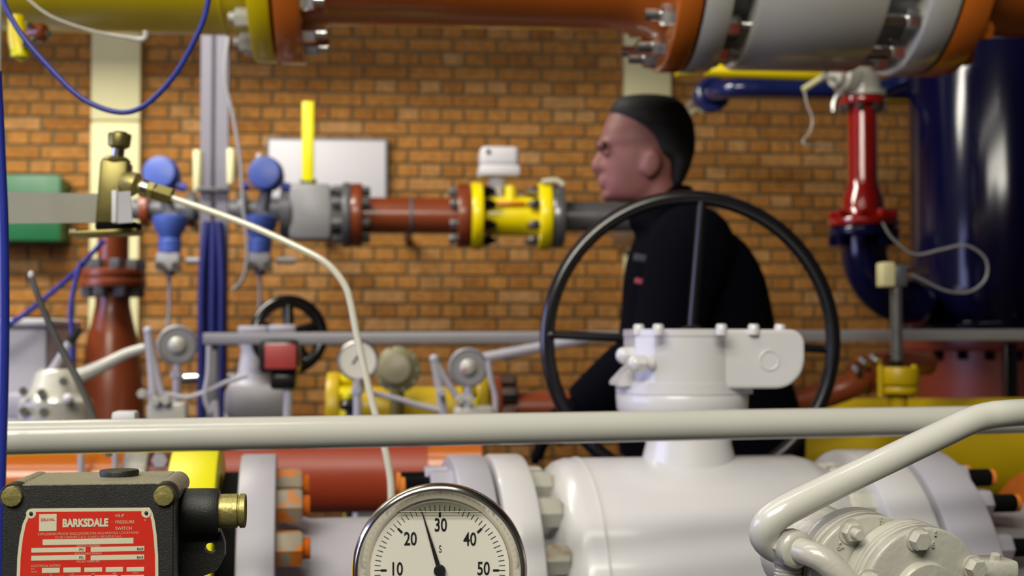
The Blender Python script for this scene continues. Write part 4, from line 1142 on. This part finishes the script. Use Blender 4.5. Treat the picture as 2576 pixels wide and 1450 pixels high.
def needle_valve():
    D = 1.78; k = D / FPX
    P = lambda px, py, d=0.0: atd(px, py, D + d)
    base = P(290, 595)
    t = thing('needle_valve', 'olive steel needle valve on a yellowish bracket plate', 'valve', base)
    ax = (P(302, 345) - P(285, 580)).normalized()
    up0 = P(280, 590)
    L_ = lambda py: (590 - py) * k
    MB().box(P(287, 495, .0), (70 * k, 72 * k, 178 * k), rot=Matrix.Rotation(R(4), 3, 'Y'), bev=.004).build('body', 'olivesteel', t)
    MB().lathe(P(292, 412), ax, [(0, 32 * k), (8 * k, 36 * k), (14 * k, 30 * k), (18 * k, 24 * k)], 28).build('bonnet_nut', 'olivesteel', t)
    MB().cyl(P(294, 408), P(300, 362), 16 * k, 15 * k, n=18).build('stem', 'steel', t)
    kn = MB().lathe(P(299, 374), ax, [(0, 18 * k), (6 * k, 27 * k), (34 * k, 29 * k), (38 * k, 27 * k), (38 * k, 20 * k), (30 * k, 18 * k)], 28).build('cap_nut', 'olivesteel', t)
    MB().lathe(P(303, 336), ax, [(0, 17 * k), (4 * k, 17 * k), (5 * k, 12 * k)], 20).build('screw_head', 'black', kn)
    # outlet to the right
    o0, o1 = P(305, 455, -.02), P(420, 492, -.02)
    d = (o1 - o0).normalized(); ln = (o1 - o0).length
    MB().lathe(o0, d, [(0, 22 * k), (.012, 31 * k), (.018, 31 * k), (.024, 18 * k), (.03, 18 * k)], 28).build('outlet_boss', 'brass', t)
    MB().lathe(o0 + d * .026, d, [(0, 14 * k), (.001, 22 * k), (.009, 22 * k), (.01, 14 * k)], 24).build('lock_ring', 'steel', t)
    MB().hexa(o0 + d * .033, o0 + d * .043, 22 * k).build('union_nut', 'brass', t)
    MB().cyl(o0 + d * .042, o0 + d * .048, 13 * k).build('ferrule', 'brass', t)
    MB().hexa(o0 + d * .046, o0 + d * .066, 23 * k).build('union_nut', 'olivesteel', t)
    # plate and tag
    MB().box(P(268, 588), (165 * k, .05, 12 * k), rot=Matrix.Rotation(R(-3), 3, 'Y'), bev=.001).build('bracket_plate', 'olivesteel', t)
    MB().box(P(300, 572), (100 * k, .04, 22 * k), bev=.002).build('foot_block', 'gasket', t)
    MB().hexa(P(192, 586, -.02), P(176, 586, -.02), 10 * k).build('plate_screw', 'galv', t)
    tg = MB().box(P(307, 522, -.04), (46 * k, .002, 78 * k), rot=Matrix.Rotation(R(-4), 3, 'Y')).build('metal_tag', 'lilac', t)
    MB().box(P(288, 520, -.042), (12 * k, .006, 80 * k), bev=.0008).build('tag_edge', 'board', tg)
    # strip carrying it
    t = thing('bracket_strip', 'pale flat steel strip holding the needle valve', 'bracket', P(-160, 520))
    a, b = P(-230, 521, -.20), P(262, 525, .03)
    m_ = (a + b) / 2; dd = (b - a)
    MB().prism([(0, -38 * k), (dd.length, -36 * k), (dd.length, 38 * k), (0, 38 * k)], a, dd.normalized(), UP, FWD * .005).build('strip', 'rail', t, smooth=False)
    q = P(-215, 521, -.17)
    MB().cyl((q.x, q.y, 0), (q.x, q.y, 2.6), .024).build('carrier_post', 'galv', t)
    # bent tube
    pts = [(395, 484), (430, 497), (540, 535), (650, 577), (765, 630), (815, 658), (848, 690), (872, 728), (884, 772), (896, 835), (917, 930), (944, 1040), (966, 1120), (980, 1190), (984, 1240), (984, 1330), (980, 1460), (978, 1600)]
    tb = MB().tube([P(x_, y_, -.02) for x_, y_ in pts], .0044, n=14, sub=6).build('bent_tube', 'tube', None)
    tag(tb, 'thin pale steel tube bending from needle valve down behind gauge', 'tube')
    # lever rod
    D2 = 1.9
    rod = thing('lever_rod', 'thin grey lever rod with rounded pale tip', 'lever', atd(240, 1060, D2))
    q = [atd(x_, y_, D2) for x_, y_ in ((79, 698), (105, 770), (150, 870), (200, 965), (240, 1060), (275, 1150))]
    MB().tube(q, [7 * D2 / FPX, 8 * D2 / FPX] + [9 * D2 / FPX] * 4, n=14).build('rod', 'galv', rod)
    MB().sphere(atd(78, 692, D2), (.0042, .0042, .0058)).build('tip', 'board', rod)
needle_valve()

def cables():
    D = 1.7; k = D / FPX
    pts = [(-10, -60), (6, -10), (20, 30), (60, 95), (120, 165), (190, 235), (250, 270), (310, 283), (360, 268), (410, 225), (455, 165), (495, 90), (515, 40), (530, -30)]
    c = MB().tube([atd(x_, y_, D) for x_, y_ in pts], 7 * k, n=12).build('blue_cable', 'cableblue', None)
    tag(c, 'blue cable hanging in a loop below the yellow overhead pipe', 'cable')
    pts = [(-8, 180), (-2, 300), (4, 430), (8, 520), (11, 640), (12, 800), (10, 950), (6, 1100), (2, 1250), (0, 1400), (0, 1600)]
    c = MB().tube([atd(x_, y_, 1.25) for x_, y_ in pts], 12 * 1.25 / FPX, n=14).build('blue_cable', 'cableblue', None)
    tag(c, 'thick blue cable running down the picture edge', 'cable')
    a = atd(-4, 0, 1.9)
    o = MB().cyl((a.x, a.y, 0), (a.x, a.y, 3.2), mp(9, 1.9), n=16).build('conduit', 'rail', None)
    tag(o, 'narrow pale conduit upright behind the thick blue cable', 'conduit')
cables()

# ------------------------------------------------------------------ pipes under the rail, left and middle
def under_rail():
    Y = 2.7; k = Y / FPX
    a, b = at(752, 1192, Y), at(1180, 1196, Y)
    t = thing('red_pipe', 'brick red pipe lying behind the big gauge', 'pipe', ((a.x + b.x) / 2, Y, a.z - 98 * k))
    MB().cyl(V((a.x - .25, Y, a.z)), V((b.x, Y, a.z)), 98 * k, n=56).build('pipe', 'redbrown', t)
    MB().box(((a.x + b.x) / 2, Y, (a.z - 90 * k) / 2), (.1, .1, a.z - 90 * k)).build('pipe_support', 'dkgrey', t)
    MB().cyl(V((at(1075, 1190, Y).x, Y, a.z)), V((b.x + .02, Y, a.z)), 101 * k, n=56).build('pipe_band', 'orange', t)
    Y = 2.5; k = Y / FPX
    a, b = at(-150, 1215, Y), at(320, 1215, Y)
    t = thing('orange_pipe', 'orange pipe under the rail behind the switch box', 'pipe', ((a.x + b.x) / 2, Y, a.z - 85 * k))
    MB().cyl(a, V((b.x, Y, a.z)), 82 * k, n=48).build('pipe', 'orange', t)
    for px in (204, 290):
        p = at(px, 1150, Y - .08)
        MB().cyl(p - UP * .05, p + UP * .03, 8 * k, n=12).build('sleeve_pin', 'lilac', t)
    c = V((b.x, Y, a.z))
    t = thing('grey_coupling', 'grey pipe coupling between orange pipe and yellow flange', 'coupling', (c.x + .05, Y, a.z - 80 * k))
    MB().bcyl(c, c + X * 60 * k, 88 * k, .006, 48).build('sleeve', 'castgrey', t)
    MB().cyl(c + X * 60 * k, c + X * 160 * k, 70 * k, n=40).build('tail', 'brown', t)
    MB().hexa(at(402, 1160, Y - .1), at(402, 1160, Y - .14), 20 * k, .004).build('nut', 'lilac', t)
under_rail()

# ================================================================== foreground: gauge
def big_gauge():
    D = 0.865; k = D / FPX
    c = atd(1106, 1437, D)
    nrm = -CF
    u = RGT.copy(); v = nrm.cross(u).normalized() if nrm.cross(u).z > 0 else u.cross(nrm).normalized()
    n_ = u.cross(v).normalized()          # towards the viewer
    t = thing('pressure_gauge', 'big chrome rimmed dial gauge with white face in front', 'gauge', c - UP * .11)
    F = lambda x_, y_, w_=0.0: c + u * (x_ * k) + v * (y_ * k) + n_ * w_
    # case and bezel
    MB().lathe(c - n_ * .040, n_, [(0, 150 * k), (.002, 196 * k), (.030, 200 * k), (.0335, 200 * k)], 96).build('case', 'steel', t)
    MB().lathe(c - n_ * .002, n_, [(-.004, 200 * k), (-.003, 216 * k), (0, 221 * k), (.004, 220 * k), (.0065, 216 * k), (.0078, 210 * k), (.0075, 204 * k), (.006, 199 * k), (.0028, 190 * k), (-.001, 180 * k), (-.002, 174 * k)], 128, cap=False).build('bezel', 'bezel', t)
    MB().lathe(c - n_ * .0035, n_, [(0, 176 * k), (.0012, 176 * k), (.0018, 175 * k)], 96).build('dial', 'dial', t)
    z0 = -.0014
    # ticks
    tk = MB()
    for i in range(-4, 65):
        a_ = R(225 - 4.5 * i)
        if not (-48 < 225 - 4.5 * i < 228): continue
        cs, sn = math.cos(a_), math.sin(a_)
        big = i % 10 == 0; mid = i % 5 == 0
        r1, r0 = 165, 150
        if mid: r0 = 147
        wd = .85
        def quad(ra, rb, hw):
            tk.add([F(cs * ra - sn * hw, sn * ra + cs * hw, z0), F(cs * ra + sn * hw, sn * ra - cs * hw, z0), F(cs * rb + sn * hw, sn * rb - cs * hw, z0), F(cs * rb - sn * hw, sn * rb + cs * hw, z0)], [(0, 1, 2, 3)])
        quad(r0, r1, wd)
        if big: quad(134, 149, 2.9)
    tk.build('scale_ticks', 'ink', t, smooth=False)
    # numerals
    for s_, x_, y_ in (('10', -109, 2), ('20', -74, 78), ('30', 2, 113), ('40', 76, 77), ('50', 110, 3), ('0', -92, -76), ('60', 94, -76)):
        text_mb(s_, F(x_, y_, z0), u, v, 47 * k, xs=.70, bold=.018, thick=0).build('numeral', 'ink', t, smooth=False)
    text_mb('S', F(1, 53, z0), u, v, 26 * k, xs=.72, thick=0).build('scale_letter', 'ink', t, smooth=False)
    # needle
    a_ = math.atan2(1437 - 1283, 1060 - 1106)
    cs, sn = math.cos(a_), math.sin(a_)
    pts = [(-60, 7), (-60, -7), (8, -5.6), (160, -.8), (160, .8), (8, 5.6)]
    MB().prism([(p * cs - q * sn, p * sn + q * cs) for p, q in pts], F(0, 0, -.0004), u * k, v * k, n_ * .0006).build('needle', 'ink', t, smooth=False)
    MB().lathe(F(0, 0, -.002), n_, [(0, 15 * k), (.0028, 15 * k), (.0034, 13 * k)], 32).build('needle_hub', 'ink', t)
    # glycerine level: air gap above the liquid, and its meniscus line
    lv = 146; seg = []
    r_ = 183.0
    a0 = math.asin(lv / r_)
    for i in range(25):
        an = a0 + (PI - 2 * a0) * i / 24
        seg.append((math.cos(an) * r_, math.sin(an) * r_))
    MB().prism(seg, F(0, 0, .0014), u * k, v * k, n_ * .0004).build('air_gap', 'airgap', t, smooth=False)
    MB().tube([F(-98, lv + 5, .0022), F(0, lv + 4, .0022), F(98, lv + 5, .0022)], .00022, n=6, sub=2).build('liquid_line', 'plate_white', t)
    MB().lathe(F(0, 0, .0030), n_, [(0, 189 * k), (.0008, 188 * k)], 96).build('glass', 'glass', t)
    # stem and post
    MB().cyl(c - n_ * .02 - v * 200 * k, c - n_ * .02 - v * 300 * k, .011).build('stem', 'brass', t)
    MB().hexa(c - n_ * .02 - v * 300 * k, c - n_ * .02 - v * 360 * k, .016).build('union_nut', 'brass', t)
    q = c - n_ * .02 - v * 350 * k
    MB().cyl((q.x, q.y, 0), q, .012).build('standpipe', 'galv', t)
big_gauge()

# ================================================================== foreground: pressure switch
def pressure_switch():
    D = 0.875; k = D / FPX
    O = atd(225, 1330, D)                       # point on the front cover plane
    yaw = R(2.5)
    u = V((math.cos(yaw), math.sin(yaw), 0)); n_ = V((u.y, -u.x, 0)); v = UP     # n_ towards the viewer
    F = lambda px, py, w_=0.0: O + u * ((px - 225) * k) + v * ((1330 - py) * k) + n_ * w_
    t = thing('pressure_switch', 'black cast switch box with red printed plate in front', 'switch', F(225, 1600))
    def outline(x0, x1, ytop, ybot, r, n=6):
        pts = []
        for cx, cy, a0 in ((x0 + r, ybot - r, 180), (x1 - r, ybot - r, 270), (x1 - r, ytop + r, 0), (x0 + r, ytop + r, 90)):
            for i in range(n + 1):
                an = R(a0 + 90 * i / n)
                pts.append(((cx + r * math.cos(an) - 225), (1330 - cy) + r * math.sin(an)))
        return pts
    depth = .085
    # rear body
    MB().prism(outline(24, 428, 1228, 1660, 14), F(225, 1330, -.016), u * k, v * k, n_ * -(depth - .016)).build('body', 'casting', t)
    # cover with slightly concave front edge
    cv = MB().prism(outline(14, 436, 1222, 1664, 26), F(225, 1330, -.017), u * k, v * k, n_ * .0165)
    cv.prism(outline(20, 430, 1228, 1658, 22), F(225, 1330, -.001), u * k, v * k, n_ * .0018)
    cover = cv.build('cover', 'casting', t)
    # corner lobes running back
    for px, py in ((38, 1247), (408, 1251), (38, 1632), (408, 1632)):
        lo = MB().lathe(F(px, py, -depth), n_, [(0, 28 * k), (.002, 31 * k), (depth - .012, 33 * k)], 28).build('corner_lobe', 'castsheen', t)
        MB().lathe(F(px, py, -.0125), n_, [(0, 33.5 * k), (.011, 33.5 * k), (.0125, 31 * k)], 28).build('cover_ear', 'casting', t)
        MB().lathe(F(px, py, -.002), n_, [(0, 26 * k), (.0006, 27 * k), (.004, 26.5 * k), (.0055, 24 * k), (.0058, 10 * k)], 12).build('cover_bolt', 'brass', t)
    # top skin: lighter strip with overhead sheen painted in, and round plug
    MB().prism([(-178, 100), (178, 100), (172, 110), (-172, 110)], F(225, 1330, -.003), u * k, v * k, n_ * -(depth - .004)).build('top_sheen', 'castsheen', t)
    c = F(265, 1221, -.055)
    MB().lathe(c, UP, [(0, 50 * k), (12 * k, 52 * k), (17 * k, 50 * k), (18 * k, 30 * k)], 40).build('top_plug', 'casting', t)
    # conduit hub on the right
    c = F(428, 1318, -.055)
    MB().lathe(c, u, [(0, 62 * k), (70 * k, 62 * k), (96 * k, 61 * k), (101 * k, 57 * k)], 44).build('conduit_hub', 'casting', t)
    ft = MB().lathe(c + u * 99 * k, u, [(0, 42 * k), (2 * k, 46 * k), (50 * k, 46 * k), (52 * k, 41 * k), (55 * k, 41 * k), (57 * k, 46 * k), (70 * k, 46 * k), (73 * k, 42 * k), (60 * k, 34 * k)], 40).build('conduit_fitting', 'brass', t)
    # mounting lug with a hole
    lug = [(196, -60), (268, -60)]
    outer = [(190, -30), (300, -30), (318, -75), (318, -112), (300, -150), (190, -190)]
    m_ = MB()
    hc = (280, -90); hr = 15.0; nn = 24
    # ring of quads from hole to outline
    def ray_out(an):
        dx, dy = math.cos(an), math.sin(an); best = 1e9
        for i in range(len(outer)):
            (x1, y1), (x2, y2) = outer[i], outer[(i + 1) % len(outer)]
            ex, ey = x2 - x1, y2 - y1; den = dx * ey - dy * ex
            if abs(den) < 1e-9: continue
            t_ = ((x1 - hc[0]) * ey - (y1 - hc[1]) * ex) / den; s_ = ((x1 - hc[0]) * dy - (y1 - hc[1]) * dx) / den
            if t_ > 0 and -1e-6 <= s_ <= 1 + 1e-6: best = min(best, t_)
        return (hc[0] + dx * best, hc[1] + dy * best)
    vs_, fs = [], []
    for zz in (-.058, -.070):
        for i in range(nn):
            an = 2 * PI * i / nn
            vs_.append(F(225 + hc[0] + hr * math.cos(an), 1330 - hc[1] - hr * math.sin(an), zz))
        for i in range(nn):
            q = ray_out(2 * PI * i / nn); vs_.append(F(225 + q[0], 1330 - q[1], zz))
    for i in range(nn):
        j = (i + 1) % nn
        fs += [(i, j, nn + j, nn + i), (2 * nn + i, 3 * nn + i, 3 * nn + j, 2 * nn + j), (i, 2 * nn + i, 2 * nn + j, j), (nn + i, nn + j, 3 * nn + j, 3 * nn + i)]
    m_.add(vs_, fs).build('mounting_lug', 'casting', t)
    # name plate
    zf = .0012
    def barrel(g):
        pts = []
        pts += [(85 - g * .3, 1278 - g), (373 + g * .3, 1280 - g)]
        for py, dx in ((1292, 380), (1315, 386), (1350, 391), (1400, 395), (1450, 396), (1520, 393), (1580, 384), (1620, 373)):
            pts.append((dx + g, py))
        for py, dx in ((1620, 72), (1580, 62), (1520, 54), (1450, 51), (1400, 52), (1350, 57), (1315, 64), (1292, 74)):
            pts.append((dx - g, py))
        return [(x_ - 225, 1330 - y_) for x_, y_ in pts]
    pl = MB().prism(barrel(0), F(225, 1330, 0), u * k, v * k, n_ * .0014).build('name_plate', 'plate_white', t, smooth=False)
    red = barrel(-8)
    red[0] = (96 - 225, 1330 - 1286); red[1] = (360 - 225, 1330 - 1288)
    MB().prism(red, F(225, 1330, .0010), u * k, v * k, n_ * .0006).build('red_field', 'plate_red', pl, smooth=False)
    zt = .0017
    for px, py in ((84, 1290), (365, 1293)):
        MB().lathe(F(px, py, .0012), n_, [(0, 12 * k), (.0006, 12 * k)], 20).build('rivet_pad', 'plate_white', pl)
        MB().sphere(F(px, py, .0018), 5 * k, 10, 6).build('rivet', 'casting', pl)
    def bar(x0, y0, x1, y1):
        MB().prism([(x0 - 225, 1330 - y1), (x1 - 225, 1330 - y1), (x1 - 225, 1330 - y0), (x0 - 225, 1330 - y0)], F(225, 1330, zt - .0002), u * k, v * k, n_ * .0003).build('blank_field', 'plate_white', pl, smooth=False)
    for q in ((104, 1292, 146, 1334), (113, 1355, 334, 1369), (86, 1376, 217, 1387), (230, 1376, 361, 1388), (86, 1395, 217, 1407), (230, 1397, 361, 1409),
              (112, 1426, 155, 1438), (164, 1426, 206, 1438), (215, 1427, 258, 1438), (267, 1427, 309, 1439), (318, 1428, 361, 1439),
              (112, 1447, 168, 1460), (176, 1447, 232, 1460), (240, 1447, 296, 1460), (304, 1448, 361, 1460)):
        bar(*q)
    def tx(s_, px, py, size, xs=1.0, bold=0.0, mat='plate_txt', align='CENTER', z_=.0002):
        text_mb(s_, F(px, py, zt + z_), u, v, size * k, xs, bold, 0, align).build('lettering', mat, pl, smooth=False)
    tx('BARKSDALE', 216, 1316, 27, .77, .05, 'plate_white')
    tx('DELAVAL', 125, 1306, 10, .82, .02, 'plate_red', z_=.0003)
    tx('HI-P', 289, 1299, 11, 1.1, .01, align='LEFT')
    tx('PRESSURE', 289, 1315, 11, 1.0, .01, align='LEFT')
    tx('SWITCH', 289, 1331, 11, 1.0, .01, align='LEFT')
    tx('·', 281, 1315, 14); tx('*', 362, 1314, 14)
    tx('EXPLOSION PROOF ENCLOSURE FOR HAZARDOUS LOCATIONS', 224, 1342, 8.6, .98)
    tx('CLASS I GROUPS C & D · CLASS II, GROUPS E F & G', 224, 1350.5, 8, .9)
    tx('SWITCH NUMBER', 224, 1373, 7.4, .98)
    tx('ADJUSTABLE RANGE', 224, 1392, 7.4, .98)
    tx('PROOF PRESSURE', 224, 1412, 7.4, .98)
    tx('ELECTRICAL RATING', 86, 1420.5, 8, .95, align='LEFT')
    tx('A.C.', 86, 1428, 6, 1, align='LEFT'); tx('AMPS', 86, 1435, 6, 1, align='LEFT')
    for px, s_ in ((133, '12'), (185, '115'), (236, '220'), (288, '480'), (340, 'VOLT')): tx(s_, px, 1443, 6)
    for px, py in ((207, 1382), (207, 1402)): tx('PSI', px, py, 9, 1.0, .01, 'casting', z_=.0003)
    for px, py in ((351, 1383), (351, 1404)): tx('BAR', px, py, 9, 1.0, .01, 'casting', z_=.0003)
    # foot below the frame
    q = F(225, 1664, -.045)
    MB().cyl((q.x, q.y, 0), q, .02).build('mounting_pipe', 'galv', t)
pressure_switch()

# ================================================================== foreground right: bent pipe, tee, cast housing
def front_right():
    D = 0.95; k = D / FPX
    P = lambda px, py, d=0.0: atd(px, py, D + d)
    t = thing('bent_pipe', 'pale grey bent pipe rising slantwise in front of the rail', 'pipe', P(1960, 1400))
    pts = [(2900, 1036, .10), (2650, 1036, .07), (2540, 1040, .05), (2478, 1048, .045), (2430, 1064, .04), (2380, 1088, .035), (2250, 1150, .02), (2120, 1212, .01), (2010, 1266, .0), (1962, 1292, -.004), (1932, 1318, -.004), (1924, 1348, .0), (1944, 1374, .004), (1985, 1392, .006)]
    MB().tube([P(*q) for q in pts], [.0097] * 8 + [.0105] * 2 + [.0108, .0108, .0104, .010], n=28, sub=8).build('pipe', 'rail', t)
    # tee fitting
    tee = thing('tee_fitting', 'grey painted compression fitting where bent pipe ends', 'fitting', P(1980, 1460))
    a, b = P(1950, 1366, .012), P(2012, 1386, -.014)
    d = (b - a).normalized()
    MB().lathe(a, d, [(0, .0095), (.004, .0108), (.016, .0112), (.0185, .0122), (.026, .0125), (.028, .0105), (.0285, .0085)], 32).build('body', 'castgrey', tee)
    MB().hexa(a + d * .011, a + d * .019, .0132).build('union_nut', 'castgrey', tee)
    MB().box(P(1945, 1352, .01), (.012, .016, .012), bev=.002).build('weld_block', 'castgrey', tee)
    MB().lathe(P(1985, 1388, .008), V((-.05, 0, -1)), [(0, .010), (.010, .0098), (.0115, .0088), (.0125, .0098), (.014, .0088), (.015, .0098), (.0165, .0088), (.0175, .0098), (.019, .0088), (.02, .0125), (.035, .0125), (.045, .012), (.2, .012)], 32).build('lower_leg', 'castgrey', tee)
    o = MB().tube([b - d * .006, P(2040, 1394, -.02), P(2075, 1412, -.024), P(2112, 1446, -.026), P(2150, 1500, -.026), P(2170, 1600, -.02)], [.0086, .0086, .0088, .0088, .0088, .0088], n=24).build('outlet_pipe', 'castgrey', None)
    tag(o, 'short grey curved pipe leaving the compression fitting', 'pipe')
    # cast housing: two stacked discs pointing to lower right
    t = thing('cast_housing', 'grey cast round housing with stepped bolted covers', 'housing', P(2200, 1700))
    c1, c2 = P(2185, 1458, .008), P(2322, 1496, -.010)
    ax = (-CF + RGT * .32 - UP * .08).normalized()
    r1 = 165 * D / FPX; r2 = 170 * (D - .01) / FPX
    L_ = (c2 - c1).dot(ax)
    def rimmed(r, th):
        p_ = [(0, r - .002), (.001, r)]
        for q in (.35, .5, .68):
            p_ += [(th * q - .0004, r), (th * q, r - .00025), (th * q + .0004, r - .00025), (th * q + .0008, r)]
        return p_ + [(th - .001, r), (th - .0004, r - .0006), (th, r - .002)]
    MB().lathe(c1 - ax * .026, ax, rimmed(r1, .026), 96).build('rear_cover', 'castgrey', t)
    MB().lathe(c1 - ax * .09, ax, [(0, r1 * .8), (.07, r1 * .8)], 96).build('rear_body', 'castgrey', t)
    MB().lathe(c2 - ax * L_, ax, rimmed(r2, L_), 96).build('front_cover', 'castgrey', t)
    MB().lathe(c2 - ax * .002, ax, [(0, 88 * k), (.006, 84 * k), (.008, 80 * k), (.0085, 40 * k)], 64).build('centre_boss', 'castgrey', t)
    a_, uu, ww = frame_of(ax)
    def on(cc, px, py):        # point on the cover plane seen at a pixel
        dr = ray(px, py); t_ = (cc - CAM_POS).dot(ax) / dr.dot(ax); return CAM_POS + dr * t_
    for px, py in ((2306, 1357), (2447, 1427), (2180, 1462)):
        p = on(c2, px, py)
        MB().lathe(p, ax, [(0, 31 * k), (.0012, 31 * k)], 28).build('washer', 'castgrey', t)
        MB().hexa(p, p + ax * .008, 26 * k, .0012).build('hex_bolt', 'castgrey', t)
    p = on(c1, 2138, 1337)
    MB().lathe(p, ax, [(0, 33 * k), (.001, 33 * k)], 28).build('washer', 'castgrey', t)
    MB().hexa(p, p + ax * .006, 26 * k, .001).build('hex_nut', 'castgrey', t)
    MB().lathe(p + ax * .006, ax, [(0, 14 * k), (.006, 14 * k), (.007, 12 * k)], 18).build('stud_end', 'castgrey', t)
    # raised casting marks
    uv = (RGT - ax * RGT.dot(ax)).normalized(); vv = ax.cross(uv)
    if vv.z < 0: vv = -vv
    def mark(s_, px, py, size, cc, rot=0.0):
        o_ = on(cc, px, py) + ax * .0004
        u2 = uv * math.cos(rot) + vv * math.sin(rot); v2 = vv * math.cos(rot) - uv * math.sin(rot)
        text_mb(s_, o_, u2, v2, size * k, .8, .02, .0, ext=.0007).build('casting_mark', 'castgrey', t, smooth=False)
    mark('5', 2216, 1311, 26, c1, R(15)); mark('62', 2112, 1374, 24, c1, R(25)); mark('6', 2346, 1371, 24, c2); mark('S', 2352, 1343, 18, c2)
    # side lug on the right and foot
    p = on(c2, 2500, 1446) - ax * .02
    MB().box(p, (.05, .03, .012), bev=.003).build('side_lug', 'castgrey', t)
    MB().hexa(p + V((.010, -.008, .004)), p + V((.010, -.010, .010)), 14 * k, .002).build('lug_bolt', 'castgrey', t)
    MB().cyl((c1.x, c1.y + .03, 0), (c1.x, c1.y + .03, c1.z - r1 * .7), .05).build('pedestal', 'castgrey', t)
front_right()
